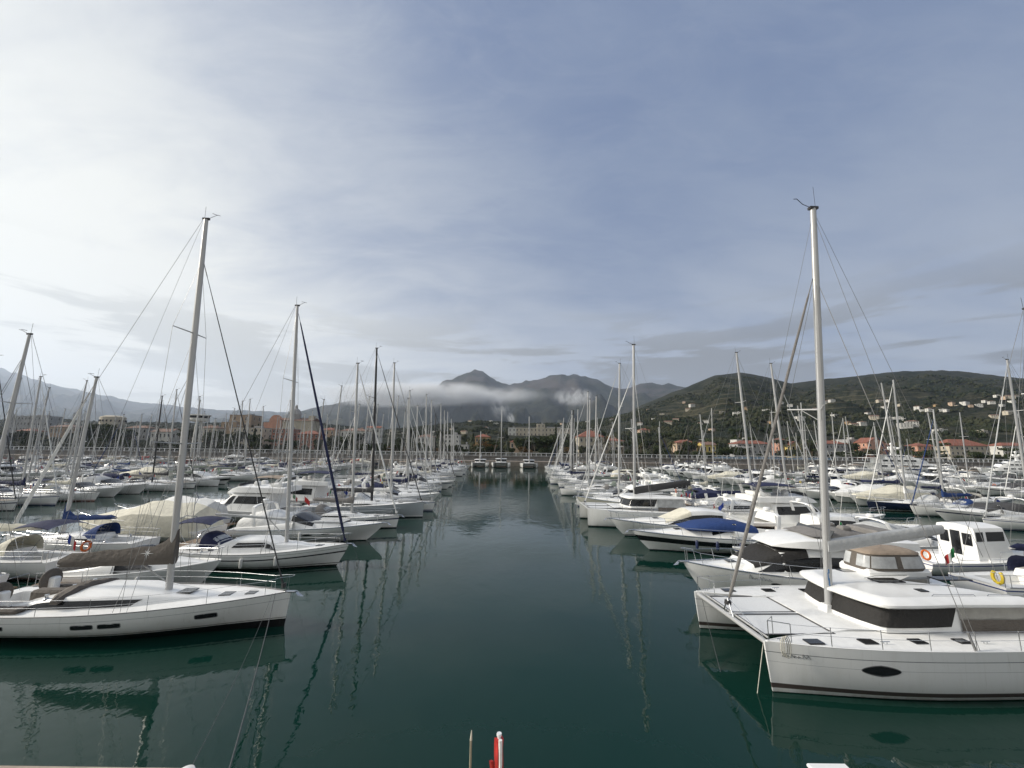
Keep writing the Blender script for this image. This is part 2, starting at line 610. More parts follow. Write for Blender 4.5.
def section_loft(stations, shape=None):
    """stations: (x, z_bottom, height, half_width_bottom, half_width_top) -> rings of 11 points"""
    rings = []
    for x, zb, hh, wb, wt in stations:
        m = wb * .45 + wt * .55
        half = [(wb, 0), (m, hh * .52), (wt, hh * .86), (wt * .95, hh * .95), (wt * .62, hh), (0, hh * 1.0 + wt * .05 * min(1, hh * 2))]
        ring = [(x, y, zb + z) for y, z in half] + [(x, -y, zb + z) for y, z in reversed(half[:-1])]
        rings.append(ring)
    return rings


def cap_loft(mb, rings, mat=0, c0=True, c1=True):
    mb.loft(rings, False, c0, c1, mat)


FLAGS = dict(italian=((.02, .20, .06), (.65, .65, .62), (.42, .03, .03)), red=((.42, .03, .03),) * 3, blue=((.02, .05, .28),) * 3, french=((.02, .05, .28), (.65, .65, .62), (.42, .03, .03)))
orange = simple('life_ring_orange', (.55, .12, .02), .6, var=.2)
yellow = simple('life_sling_yellow', (.60, .45, .03), .6, var=.2)
outb = simple('outboard_grey', (.06, .065, .075), .35, var=.3)


def deck_extras(h, root, ex, zt):
    """small loose-looking gear fixed at the stern: ensign, life ring, outboard motor, raft canister, jerrycans"""
    for w in ex.split():
        if w in FLAGS:
            mb = MB()
            a = Vector((h.x(.01), h.hb(0) * .45, h.z(0)))
            mb.tube([a, a + Vector((-.35, 0, 1.5))], .014, 5)
            st = mb.build('ensign_staff', steel, root)
            mb = MB()
            for k in range(3):
                mb.loft([[a + Vector((-.34 - .03 - .34 * (k + f) * .55, .05 * math.sin((k + f) * 3.0), z - .30 * (k + f) * .55)) for f in (0, .34, .67, 1)] for z in (1.48, 1.25, 1.0)], mat=k)
            mb.build('ensign', [simple('flag_%s_%d' % (w, k), FLAGS[w][k], .8, var=.1) for k in range(3)], st, 0)
        elif w in ('ring', 'sling'):
            mb = MB()
            c = Vector((h.x(.015), -h.hb(0) * .72, h.z(0) + .42))
            if w == 'ring':
                mb.tube([c + Vector((-.05, math.cos(2 * PI * k / 14) * .27, math.sin(2 * PI * k / 14) * .27)) for k in range(14)], .065, 6, closed=True)
            else:
                mb.tube([c + Vector((-.05, math.cos(a) * .22, math.sin(a) * .30)) for a in np.linspace(2.2, 7.2, 12)], .075, 6)
            mb.build('life_ring', orange if w == 'ring' else yellow, root)
        elif w == 'outboard':
            mb = MB()
            c = Vector((h.x(.005) - .08, -h.hb(0) * .35, h.z(0) + .55))
            mb.rbox(c, (.28, .26, .42), .07)
            mb.tube([c + Vector((0, 0, -.2)), c + Vector((0, 0, -.75))], .06, 6)
            mb.build('outboard_motor', outb, root)
        elif w == 'raft':
            mb = MB()
            mb.rbox((h.x(.74), 0, zt(.74) + .24), (.85, .55, .32), .08)
            mb.build('raft_canister', gel, root)
        elif w == 'cans':
            for k in range(3):
                mb = MB()
                p = h.edge(1, .42 + k * .035, .22, .16)
                mb.rbox(p, (.34, .16, .40), .04)
                mb.build('jerrycan', CV['blue'] if k < 2 else CV['red'], root)
        elif w == 'dinghy':
            # inflatable lashed upside down on the foredeck
            rr = []
            for f in np.linspace(0, 1, 9):
                x = h.x(.66) + 2.3 * f
                wd = .68 * (1 - f ** 3 * .75)
                zb = zt(min(.98, h.t(x))) + .05
                rr.append([(x, wd * y, zb + z * (.46 - .16 * f)) for y, z in ((1, 0), (1.02, .45), (.82, .85), (.45, .95), (0, 1.0), (-.45, .95), (-.82, .85), (-1.02, .45), (-1, 0))])
            mb = MB()
            mb.loft(rr, False, True, True)
            mb.build('upturned_dinghy', CV['lightgrey'], root, 50)
        elif w == 'solar':
            mb = MB()
            mb.box((h.x(.03), 0, h.z(0) + 2.05), (1.1, 1.9, .04))
            mb.build('solar_panel', glass, root, 0)


# ------------------------------------------------------------------ sailing yacht
def sail_boat(p):
    d = p.get('detail', 0)
    L, B = p['L'], p.get('B', p['L'] * .3)
    h = Hull(L, B, p.get('fb', 1.25), p.get('fs', 1.02), p.get('tw', .78), p.get('rake', .35), 3.2, 1.55, .15, p.get('smax', .40), p.get('bowp', 1.85), spring=p.get('spring', .02))
    root = empty('sailing_yacht', p['label'], 'sailing yacht')
    h.build(HM[p.get('hull', 'white')], root)
    ck = p.get('cockpit', (.07, .31, .50, .42))
    h.deck(p.get('deckmat', nonskid), root, ck)
    toe(h, root, mat=p.get('toemat', toerail))
    # coachroof
    zt = lambda t: h.z(t) - .02
    cab = p.get('cabin', [(.30, .60, .42), (.36, .66, .46), (.48, .66, .42), (.58, .58, .34), (.66, .44, .20), (.72, .26, .05)])
    rings = section_loft([(h.x(t), zt(t), hh, w * h.hb(t), w * h.hb(t) * .86) for t, w, hh in cab])
    mb = MB()
    cap_loft(mb, rings)
    cr = mb.build('coachroof', gel, root, 32)
    for sd in (0, 1):
        for q in p.get('win', [((.5, .28), (3.1, .32), (2.6, .95), (.5, .95))]):
            mb = MB()
            patch(mb, rings, [(i, j if sd == 0 else 10 - j) for i, j in q], (24, 4) if d else (8, 2), .022 if d else .018)
            mb.build('cabin_window', glass, cr)
    hn = p.get('hatches', [(.60, .45), (.80, .5)] if d else [(.62, .5)])
    for t, sz in hn:
        mb = MB()
        zz = zt(t) + .055
        if t < cab[-1][0]:
            zz = zt(t) + lerp([(c[0], c[2]) for c in cab], t) + .035 + .03
            w = lerp([(c[0], c[1]) for c in cab], t) * h.hb(t) * .86
            zz = max(r for r in [surf(rings, k / 10, 5).z for k in range(0, (len(rings) - 1) * 10) if abs(surf(rings, k / 10, 5).x - h.x(t)) < .25] or [zz]) + .012
        mb.rbox((h.x(t), 0, zz), (sz, sz, .05), .015)
        mb.build('hatch', greyglass, root)
    if p.get('hullwin'):
        for sd in (-1, 1):
            for t0, t1, v0, v1 in p['hullwin']:
                hullpane(h, root, sd, t0, t1, v0, v1, frame=d > 1)
    # mast and rig
    tm, H = p.get('tm', .56), p.get('mast', L * 1.42)
    rk = p.get('mrake', .035)
    xm = h.x(tm)
    zb = surf(rings, max(0, min(len(rings) - 1.01, np.interp(tm, [c[0] for c in cab], range(len(cab))))), 5).z - .03 if tm < cab[-1][0] else zt(tm)
    top = H - .1

    def mp(z):
        return Vector((xm - (z - zb) * rk, 0, z))
    mr = p.get('mr', .085 + L * .002)
    mb = MB()
    zs_ = [zb + (top - zb) * k / 6 for k in range(7)]
    mb.tube([mp(z) for z in zs_], [mr, mr, mr, mr, mr * .98, mr * .88, mr * .72], 8, ell=1.25)
    mm = p.get('mastmat', alu)
    mast = mb.build('mast', mm, root, 50)
    sp = [(zb + (top - zb) * f, w) for f, w in (((.36, B * .36), (.66, B * .27)) if H > 14.5 else ((.48, B * .33),))]
    for z, w in sp:
        for sd in (-1, 1):
            mb = MB()
            mb.tube([mp(z), mp(z) + Vector((-.22, sd * w, .06))], [.035, .022], 5)
            mb.build('spreader', mm, mast)
    if True:
        mb = MB()
        t0 = mp(top)
        mb.box(t0 + Vector((0, 0, .04)), (.34, .10, .10))
        mb.tube([t0 + Vector((.1, 0, .05)), t0 + Vector((.55, 0, .28)), t0 + Vector((.62, .12, .3))], .014, 4)
        mb.tube([t0 + Vector((-.1, .03, .05)), t0 + Vector((-.12, .03, .75))], .010, 4)
        mb.tube([t0 + Vector((.35, -.1, .3)), t0 + Vector((.5, .1, .32))], .014, 4)
        mb.build('wind_vane', rubber, mast)
    if p.get('radar'):
        mb = MB()
        c = mp(zb + (top - zb) * .42) + Vector((.33, 0, 0))
        mb.loft([[c + Vector((math.cos(2 * PI * k / 12) * r, math.sin(2 * PI * k / 12) * r, z)) for k in range(12)] for z, r in ((-.12, .16), (-.1, .22), (.06, .22), (.12, .14), (.13, .02))], True, True, True)
        mb.box(c + Vector((-.22, 0, -.1)), (.3, .08, .04))
        mb.build('radar_dome', gel, mast)
    rg = MB()
    wr = p.get('wr', .011)
    fz = zb + (top - zb) * p.get('frac', .97)
    sdk = h.edge(1, tm - .03, 0, .1)
    for sd in (-1, 1):
        q = Vector((sdk.x - .1, sd * sdk.y, sdk.z))
        chain = [q] + [mp(z) + Vector((-.22, sd * w, .06)) for z, w in sp] + [mp(fz)]
        rg.tube(chain, wr, 3)
        rg.tube([q + Vector((.25, 0, 0)), mp(sp[0][0] - .1)], wr, 3)
        rg.tube([q + Vector((-.3, 0, 0)), mp(sp[0][0] - .12)], wr, 3)
        if len(sp) > 1:
            rg.tube([mp(sp[0][0]) + Vector((-.22, sd * sp[0][1], .06)), mp(sp[1][0] - .1)], wr * .9, 3)
    pk = Vector((h.x(.015), 0, h.z(0) + .9))
    hbst = h.hb(0) * .7
    bs = mp(top) + Vector((-.15, 0, 0))
    if p.get('split', True):
        rg.tube([bs, pk + Vector((.25, 0, 2.6))], wr, 3)
        for sd in (-1, 1):
            rg.tube([pk + Vector((.25, 0, 2.6)), Vector((h.x(.02), sd * hbst, h.z(0)))], wr, 3)
    else:
        for sd in (-1, 1):
            rg.tube([bs, Vector((h.x(.02), sd * hbst, h.z(0)))], wr, 3)
    # topping lift and lazy jacks
    E = p.get('boomlen', L * .36)
    zg = zb + p.get('goose', 1.0)
    br = p.get('boomrise', .05)
    bend = mp(zg) + Vector((-E, 0, E * br))
    rg.tube([bs + Vector((.02, 0, -.1)), bend], wr * .7, 3)
    for sd in (-1, 1):
        j = mp(zb + (top - zb) * .55)
        for f in (.35, .7):
            rg.tube([j, mp(zg) + Vector((-E * f, sd * .1, E * f * br + .35))], wr * .6, 3)
    if not p.get('genoa'):
        rg.tube([Vector((h.x(.985), 0, h.z(1))), mp(fz) + Vector((.1, 0, 0))], wr * 1.2, 3)
    rg.build('rigging', wire, root)
    if p.get('genoa'):
        a, b = Vector((h.x(.975), 0, h.z(1) + .15)), mp(fz) + Vector((.12, 0, -.1))
        mb = MB()
        fr = p.get('genr', .075)
        pts = [a.lerp(b, f) for f in (0, .03, .05, .25, .55, .85, .95, .96, 1)]
        mb.tube(pts, [.05, .05, fr * 1.1, fr * 1.15, fr, fr * .75, fr * .5, .02, .015], 7)
        mb.tube([a + Vector((0, 0, .02)), a + Vector((-.03, 0, .2))], .11, 8)
        mb.build('furled_genoa', CV[p['genoa']], root)
    mb = MB()
    mb.tube([mp(zg), bend], .075, 8, ell=.8)
    mb.tube([mp(zb + .25), mp(zg) + Vector((-E * .26, 0, E * .26 * br - .06))], .035, 6)
    mb.tube([mp(zg) + Vector((-E * .72, 0, E * .72 * br)), Vector((bend.x + E * .26, 0, zt(.2) + .1))], .014, 4)
    bo = mb.build('boom', mm, root)
    if p.get('cover'):
        chh, cw = p.get('cover_h', .42), p.get('cover_w', .17)
        rings2 = []
        for k in range(11):
            f = k / 10
            c = mp(zg) + Vector((.14 - (E + .1) * f, 0, E * f * br))
            hh = chh * (1 - .45 * f) + p.get('peak', .55) * max(0, 1 - f / .16) ** 1.4
            ww = cw * (1 - .35 * f) * (.8 if f < .05 else 1)
            if k == 10:
                hh, ww = hh * .6, ww * .5
            sag = .03 * math.sin(f * 23)
            rings2.append([c + Vector((0, y * ww, z)) for y, z in ((.55, -.09), (1, .05 + sag), (1.0, hh * .35), (.62, hh * .72), (.12, hh + sag), (-.12, hh + sag), (-.62, hh * .72), (-1, hh * .35), (-1, .05), (-.55, -.09))])
        mb = MB()
        mb.loft(rings2, True, True, True)
        sc = mb.build('sail_cover', CV[p['cover']], bo, 60)
        if p.get('star'):
            for sd in (1, -1):
                mb = MB()
                c = mp(zg) + Vector((-.98, 0, .40))
                yy = -sd * (cw * 1.03)
                pts = []
                for k in range(16):
                    r = (.30 if k % 4 == 0 else .17) if k % 2 == 0 else .05
                    a = PI / 2 + 2 * PI * k / 16
                    pts.append((c.x + math.cos(a) * r, yy * (1 - .55 * max(0, math.sin(a) * r) / .3), c.z + math.sin(a) * r))
                pts.append((c.x, yy, c.z))
                mb.add(pts, [(k, (k + 1) % 16, 16) for k in range(16)])
                mb.build('star_emblem', CV['white'], sc, 0)
    # spray hood and bimini
    if p.get('folded'):
        mb = MB()
        rr = []
        for k in range(15):
            f = k / 14
            y = (f * 2 - 1) * 1.42
            c = Vector((h.x(.335) - .25 * (1 - (f * 2 - 1) ** 2) + .02 * math.sin(k * 2.1), y, zt(.33) + .58 - .22 * (f * 2 - 1) ** 2))
            w_ = .34 * (1 - .55 * abs(f * 2 - 1) ** 4)
            rr.append([c + Vector((dx * w_, 0, dz * (.16 + .02 * math.sin(k * 1.7)))) for dx, dz in ((-1, -.5), (-.8, .35), (-.2, .75 + .1 * math.sin(k)), (.25, .5), (.6, .7), (1, .1), (1, -.5))])
        mb.loft(rr, True, True, True)
        mb.build('folded_sprayhood', CV[p['folded']], root, 50)
    if p.get('hood'):
        t0 = cab[0][0]
        xs, wid, zr = h.x(t0) - .25 + p.get('hood_x', 0), cab[0][1] * h.hb(t0) * 1.02, zt(t0) + cab[0][2] * .55
        hh = p.get('hood_h', .95)
        rr = []
        for k in range(6):
            f = k / 5
            x = xs + 1.25 * (1 - f)
            z1 = hh * (.30 + .70 * math.sin(f * PI / 2 * 1.0)) if k else .12
            rr.append([(x, wid * (.92 + .08 * f) * math.copysign(abs(math.cos(a)) ** .6, math.cos(a)), zr + z1 * max(0, math.sin(a)) ** .7) for a in [PI * j / 10 for j in range(11)]])
        mb = MB()
        mb.loft(rr)
        sh = mb.build('sprayhood', CV[p['hood']], root, 60)
        mb = MB()
        patch(mb, rr, [(.7, 2.8), (2.3, 2.8), (2.3, 7.2), (.7, 7.2)], (3, 6), .01)
        mb.build('hood_window', vinyl, sh)
    if p.get('bimini'):
        x0, x1 = h.x(.04), h.x(.24)
        zc = zt(.1) + 1.75
        wd = h.hb(.12) * .78
        rr = [[(x0 + (x1 - x0) * f, wd * y, zc + .16 * math.sin(PI * f) + .20 * (1 - y * y)) for y in (-1, -.8, -.4, 0, .4, .8, 1)] for f in (0, .25, .5, .75, 1)]
        mb = MB()
        mb.loft(rr + [[(x, y, z - .03) for x, y, z in r] for r in reversed(rr)])
        bi = mb.build('bimini', CV[p['bimini']], root, 60)
        for f in (0, 1):
            mb = MB()
            x = x0 + (x1 - x0) * f
            mb.tube([(x, -wd, zc - .02)] + [(x, wd * k, zc + .16 * 0 + .18 * (1 - k * k)) for k in (-.8, -.4, 0, .4, .8)] + [(x, wd, zc - .02)], .015, 4)
            mb.tube([(h.x(.15), -wd * 1.05, zt(.15)), (x, -wd, zc)], .015, 4)
            mb.tube([(h.x(.15), wd * 1.05, zt(.15)), (x, wd, zc)], .015, 4)
            mb.build('bimini_frame', steel, bi)
    rails(h, root, r=p.get('railr', .012 if d else .014), pitch=2.0 if d else 2.6)
    if p.get('wheels', d):
        for sd in ((-1, 1) if p.get('wheels', 1) == 2 else (0,)):
            mb = MB()
            c = Vector((h.x(.135), sd * h.hb(.13) * .52, zt(.13) + .55))
            R_ = .48 if p.get('wheels') == 2 else .6
            mb.tube([c + Vector((.05, math.cos(2 * PI * k / 20) * R_, math.sin(2 * PI * k / 20) * R_)) for k in range(20)], .024, 5, closed=True)
            for k in range(5):
                mb.tube([c + Vector((.02, 0, 0)), c + Vector((.05, math.cos(2 * PI * k / 5) * R_, math.sin(2 * PI * k / 5) * R_))], .012, 4)
            wl = mb.build('steering_wheel', steel, root)
            if p.get('wheelcover'):
                mb = MB()
                mb.loft([[c + Vector((dx, math.cos(2 * PI * k / 20) * R_ * q, math.sin(2 * PI * k / 20) * R_ * q)) for k in range(20)] for dx, q in ((.0, .3), (.0, 1.0), (.05, 1.06), (.10, 1.0), (.11, .5))], True, True, True)
                mb.build('wheel_cover', CV['taupe'], wl)
            mb = MB()
            mb.rbox(c + Vector((.22, 0, -.35)), (.3, .34, 1.0), .06)
            mb.build('binnacle', gel, wl)
    if d:
        anchor(h, root)
    if p.get('cushions'):
        for sd in (-1, 1):
            mb = MB()
            mb.rbox((h.x(.19), sd * h.hb(.2) * .74, zt(.2) + .13), (1.7, .5, .16), .06)
            mb.build('cockpit_cushion', CV['taupe'], root)
        mb = MB()
        mb.rbox((h.x(.22), 0, zt(.2) + .22), (1.3, .5, .5), .08)
        mb.build('cockpit_table', CV['taupe'], root)
    if p.get('winches', d):
        for t, y in ((.285, .62), (.285, -.62), (.20, .80), (.20, -.80)):
            mb = MB()
            c = Vector((h.x(t), y * h.hb(t) * .82, zt(t) + (cab[1][2] * .9 if t > cab[0][0] and abs(y) < .7 else .06)))
            mb.loft([[c + Vector((math.cos(2 * PI * k / 10) * r, math.sin(2 * PI * k / 10) * r, z)) for k in range(10)] for z, r in ((-.05, .10), (.03, .095), (.06, .065), (.14, .06), (.17, .08), (.19, .07), (.195, .02))], True, True, True)
            mb.build('winch', steel, root)
    ex = p.get('extras', '')
    deck_extras(h, root, ex, zt)
    if p.get('fenders'):
        fenders(h, root, p['fenders'], fendn if p.get('fcol') == 'navy' else None)
    if p.get('arch'):
        mb = MB()
        for sd in (-1, 1):
            mb.tube([h.edge(sd, .03, 0, .1), h.edge(sd, .02, 1.9, .25), Vector((h.x(.02), 0, h.z(0) + 2.1))], .03, 6)
        mb.tube([Vector((h.x(.02), .6, h.z(0) + 2.0)), Vector((h.x(.02), .6, h.z(0) + 3.2))], .025, 6)
        for k in range(3):
            a = 2 * PI * k / 3
            mb.tube([(h.x(.02) + .2, .6, h.z(0) + 3.2), (h.x(.02) + .2, .6 + math.cos(a) * .5, h.z(0) + 3.2 + math.sin(a) * .5)], .03, 4)
        mb.build('stern_arch', steel, root)
    return root, h


def hullpane(h, parent, sd, t0, t1, v0, v1, name='hull_window', oval=False, mat=None, frame=False, off=.006):
    """pane lying on the topsides between t0..t1, v0..v1 (fractions of length and freeboard)"""
    at = lambda t, v, off: h.skin(sd, t, v, off)
    mb = MB()
    N = 20
    if oval:
        ring = [((t0 + t1) / 2 + (t1 - t0) / 2 * math.cos(2 * PI * k / N), (v0 + v1) / 2 + (v1 - v0) / 2 * math.sin(2 * PI * k / N) * (1 - .25 * abs(math.cos(2 * PI * k / N)))) for k in range(N)]
    else:
        ring = []
        for k in range(N):
            a = 2 * PI * (k + .5) / N
            cx, cy = math.copysign(abs(math.cos(a)) ** .3, math.cos(a)), math.copysign(abs(math.sin(a)) ** .3, math.sin(a))
            ring.append(((t0 + t1) / 2 + (t1 - t0) / 2 * cx, (v0 + v1) / 2 + (v1 - v0) / 2 * cy))
    mb.loft([[at(t, v, -.03) for t, v in ring], [at(t, v, off) for t, v in ring]], True, True, True)
    o = mb.build(name, mat or glass, parent, 20)
    if frame:
        dt, dv = .022 / h.L * 1.3, .022
        hullpane(h, o, sd, t0 - dt, t1 + dt, v0 - dv, v1 + dv, 'window_frame', oval, simple('port_frame', (.22, .22, .225), .35, metal=.5), False, .003)
    return o


def hull_script(h, parent, sd, t0, t1, v0, v1, seed):
    """a flowing hand-lettered name on the topsides"""
    r = random.Random(seed)
    pts, n = [], 120
    nl = 7
    hs = [r.uniform(.35, .5) if r.random() < .6 else r.uniform(.8, 1.0) for _ in range(nl + 1)]
    hs[0] = 1.1
    for k in range(n):
        f = k / (n - 1)
        ph = f * nl * 2 * PI
        a = hs[int(f * nl)]
        tt = t0 + (t1 - t0) * (f + .045 * math.cos(ph) + .05 * a * (.5 - .5 * math.cos(ph)))
        vv = v0 + (v1 - v0) * a * (.5 - .5 * math.cos(ph))
        if sd * 1 < 0:
            tt = t0 + t1 - tt
        pts.append(h.skin(sd, t0 + t1 - tt, vv, .006))
    mb = MB()
    mb.tube(pts, .007, 4)
    return mb.build('name_script', simple('lettering_ink', (.10, .10, .11), .5), parent)


# ------------------------------------------------------------------ motor yacht
def motor_boat(p):
    d = p.get('detail', 0)
    L, B = p['L'], p.get('B', 1.2 + p['L'] * .235)
    h = Hull(L, B, p.get('fb', 1.55 + (L - 10) * .05), p.get('fs', .95 + (L - 10) * .04), .9, p.get('rake', 1.7 + (L - 10) * .1), 2.4, 1.2, p.get('flare', .55), .36, p.get('bowp', 2.1), spring=p.get('spring', 0))
    kind = p['kind']
    root = empty('motor_yacht', p['label'], p.get('cat', 'motor yacht'))
    h.build(HM[p.get('hull', 'white')], root)
    h.deck(gel, root, p.get('cockpit', (.05, .26, .72, .45)))
    toe(h, root, .035, steel if d else gel, name='rubbing_strake')
    mb = MB()
    mb.rbox((h.x(0) - .38, 0, .34), (.9, B * .82, .10), .04)
    mb.build('swim_platform', teak if p.get('teak', 1) else gel, root)
    if p.get('ports'):
        for sd in (-1, 1):
            for t0, t1, v0, v1 in p['ports']:
                hullpane(h, root, sd, t0, t1, v0, v1, oval=True)
    zt = lambda t: h.z(t) - .02
    # raised foredeck
    tr = p.get('trunk', [(.40, .80, .34), (.50, .78, .42), (.62, .70, .38), (.74, .56, .26), (.84, .36, .10), (.88, .2, .02)])
    rt = section_loft([(h.x(t), zt(t), hh, w * h.hb(t), w * h.hb(t) * .82) for t, w, hh in tr])
    mb = MB()
    cap_loft(mb, rt)
    fd = mb.build('foredeck_cabin', gel, root, 40)
    for t, sz in p.get('hatches', [(.66, .5)]):
        mb = MB()
        k = min(range(0, (len(rt) - 1) * 10), key=lambda k: abs(surf(rt, k / 10, 5).x - h.x(t)))
        mb.rbox(surf(rt, k / 10, 5) + Vector((0, 0, .02)), (sz, sz, .05), .015)
        mb.build('hatch', greyglass, fd)
    if p.get('sunpad'):
        mb = MB()
        a, b = p['sunpad']
        for sd in (-1, 1):
            q = [surf(rt, k, 5 + sd * 1.1) + Vector((0, 0, .05)) for k in np.linspace(1.0, 3.0, 6)]
            mb.loft([[v + Vector((0, y * .38, z)) for y, z in ((-1, -.03), (-.95, .04), (.95, .04), (1, -.03))] for v in q], False)
        mb.build('sun_pad', CV['lightgrey' if p.get('sunpad')[0] else 'white'], fd)
    wm = p.get('winmat', glass)
    def pane(par, rings, quads, name, mat=None, both=True, n=(6, 3)):
        for q in quads:
            for sd in ((0, 1) if both else (0,)):
                mb = MB()
                patch(mb, rings, [(i, j if sd == 0 else 10 - j) for i, j in q], n, .016)
                mb.build(name, mat or wm, par)
    if kind in ('fly', 'hardtop', 'pilot'):
        Hh = p.get('house_h', 1.75 if kind == 'fly' else 1.5)
        if kind == 'fly':
            prof = [(.62, .78, .06), (.60, .79, .30), (.50, .83, 1.0), (.45, .84, Hh), (.30, .86, Hh + .06), (.20, .86, Hh + .06)]
        elif kind == 'hardtop':
            prof = [(.66, .70, .05), (.62, .74, .26), (.50, .80, .95), (.42, .80, Hh - .08), (.30, .80, Hh), (.18, .74, Hh - .15)]
        else:
            prof = [(.60, .66, .05), (.585, .68, .45), (.565, .70, 1.3), (.54, .72, Hh + .35), (.40, .72, Hh + .4), (.34, .72, Hh + .4)]
        prof = p.get('prof', prof)
        st = [(h.x(t), zt(t), hh, w * h.hb(min(t, .5)), w * h.hb(min(t, .5)) * (.84 if kind != 'pilot' else .95)) for t, w, hh in reversed(prof)]
        rh = section_loft(st)
        mb = MB()
        cap_loft(mb, rh)
        hs = mb.build('deckhouse', gel, root, 34)
        if kind == 'pilot':
            pane(hs, rh, [((.1, 1.15), (.9, 1.15), (.9, 1.95), (.1, 1.95)), ((1.1, 1.15), (1.95, 1.15), (1.95, 1.95), (1.1, 1.95))], 'side_window')
            pane(hs, rh, [((2.2, 2.2), (3.6, 1.8), (3.6, 4.8), (2.2, 4.8))], 'windscreen')
            xw, zw, ww = h.x(.34) - .012, zt(.34), .66 * h.hb(.34)
            for y_, a_, c_, hh_ in ((-.62, .50, 1.25, .75), (.62, .50, 1.25, .75), (0, .52, .95, 1.5)):
                mb = MB()
                mb.rbox((xw, y_ * ww, zw + c_), (.05, a_ * ww, hh_), .02)
                mb.build('aft_window' if y_ else 'cabin_door', wm, hs)
        elif p.get('slit'):
            pane(hs, rh, [((.2, .5), (3.9, .35), (3.3, 1.35), (.2, 1.75))], 'side_window', n=(10, 3))
            mb = MB()
            patch(mb, rh, [(2.15, 1.5), (3.95, 1.2), (3.95, 8.8), (2.15, 8.5)], (6, 14), .02)
            mb.build('windscreen', CV[p['wcover']] if p.get('wcover') else wm, hs)
        else:
            pane(hs, rh, [((.25, .75), (1.9, .75), (1.75, 1.8), (.25, 1.8)), ((1.98, .75), (3.2, .55), (2.5, 1.8), (1.85, 1.8))], 'side_window')
            mb = MB()
            patch(mb, rh, [(2.15, 2.6), (3.9, 2.2), (3.9, 7.8), (2.15, 7.4)], (6, 10), .016)
            mb.build('windscreen', CV[p['wcover']] if p.get('wcover') else wm, hs)
        zroof = zt(.35) + Hh
        if kind == 'fly':
            fl = [(.50, .58, .04), (.47, .66, .35), (.42, .74, .62), (.34, .78, .62), (.18, .80, .55), (.10, .78, .50)]
            fl = p.get('fly', fl)
            st = [(h.x(t), zroof + .02, hh, w * h.hb(.4) * 1.02, w * h.hb(.4) * 1.0) for t, w, hh in reversed(fl)]
            rf = section_loft(st)
            mb = MB()
            cap_loft(mb, rf)
            fb_ = mb.build('flybridge', gel, root, 40)
            mb = MB()
            pts = [(h.x(.43) + .25 * math.cos(a), math.sin(a) * h.hb(.4) * .68, 0) for a in np.linspace(-1.3, 1.3, 9)]
            mb.loft([[Vector(q) + Vector((0, 0, zroof + .60)) for q in pts], [Vector(q) * 1 + Vector((-.22, 0, zroof + .92)) for q in pts], [Vector(q) + Vector((-.24, 0, zroof + .92)) for q in pts], [Vector(q) + Vector((-.03, 0, zroof + .60)) for q in pts]])
            mb.build('flybridge_screen', greyglass, fb_)
            for c_, s_ in (((h.x(.33), -.135 * B, zroof + .82), (.5, .55, .5)), ((h.x(.33), .135 * B, zroof + .82), (.5, .55, .5)), ((h.x(.18), 0, zroof + .72), (1.2, B * .52, .35))):
                mb = MB()
                mb.rbox(c_, s_, .1)
                mb.build('flybridge_seat', CV[p.get('seat', 'white')], fb_)
            za = zroof + .55
        else:
            za = zroof
    else:
        # open boat: wrap-round windscreen, coaming round the cockpit
        ws = [(.56, .74, .30), (.50, .80, .66), (.43, .84, 1.10), (.41, .84, 1.12)]
        st = [(h.x(t), zt(t), hh, w * h.hb(.45), w * h.hb(.45) * .82) for t, w, hh in reversed(ws)]
        rw = section_loft(st)
        mb = MB()
        mb.loft(rw)
        wsf = mb.build('windscreen_frame', gel, root, 40)
        mb = MB()
        patch(mb, rw, [(.15, 1.2), (2.85, .9), (2.85, 9.1), (.15, 8.8)], (8, 16), .016)
        mb.build('windscreen', CV[p['wcover']] if p.get('wcover') else wm, wsf)
        mb = MB()
        for sd in (-1, 1):
            mb.loft([[Vector((h.x(t), sd * h.hb(t) * f, zt(t) + z)) for f, z in ((.97, 0), (.95, hh * .8), (.9, hh), (.80, hh), (.76, -.1))] for t, hh in ((.04, .18), (.15, .30), (.30, .42), (.44, .60))])
        mb.rbox((h.x(.30), -B * .2, zt(.3) + .35), (.6, .8, .9), .1)
        mb.rbox((h.x(.10), 0, zt(.1) + .02), (.9, B * .55, .7), .12)
        mb.build('cockpit_coaming', gel, root, 40)
        za = zt(.25) + .3
    if p.get('arch', kind != 'pilot'):
        mb = MB()
        ta = p.get('arch_t', .20 if kind == 'express' else .16)
        xa = h.x(ta)
        hw = h.hb(ta) * (.92 if kind == 'express' else .76)
        ha = p.get('arch_h', 1.55 if kind == 'express' else .95)
        prof = [(-1, 0, .55), (-.96, .55, .35), (-.86, .92, .1), (-.6, 1.0, 0), (0, 1.03, 0), (.6, 1.0, 0), (.86, .92, .1), (.96, .55, .35), (1, 0, .55)]
        mb.loft([[Vector((xa + f * .75 - .75 + dx, y * hw, za + z * ha + dz)) for dx, dz in ((0, 0), (.30, 0), (.27, .085), (.03, .085))] for y, z, f in prof], True, True, True)
        ar = mb.build('radar_arch', gel, root, 50)
        mb = MB()
        c = Vector((xa - .55, 0, za + ha * 1.03 + .25))
        mb.loft([[c + Vector((math.cos(2 * PI * k / 12) * r, math.sin(2 * PI * k / 12) * r, z)) for k in range(12)] for z, r in ((-.12, .18), (-.1, .28), (.08, .28), (.15, .16), (.16, .02))], True, True, True)
        mb.build('radar_dome', gel, ar)
        mb = MB()
        mb.tube([c + Vector((0, hw * .6, -.1)), c + Vector((-.5, hw * .62, 2.4))], .012, 4)
        mb.build('whip_antenna', gel, ar)
        mb = MB()
        mb.tube([c + Vector((0, -hw * .6, -.1)), c + Vector((-.3, -hw * .62, 1.6))], .012, 4)
        mb.build('whip_antenna', gel, ar)
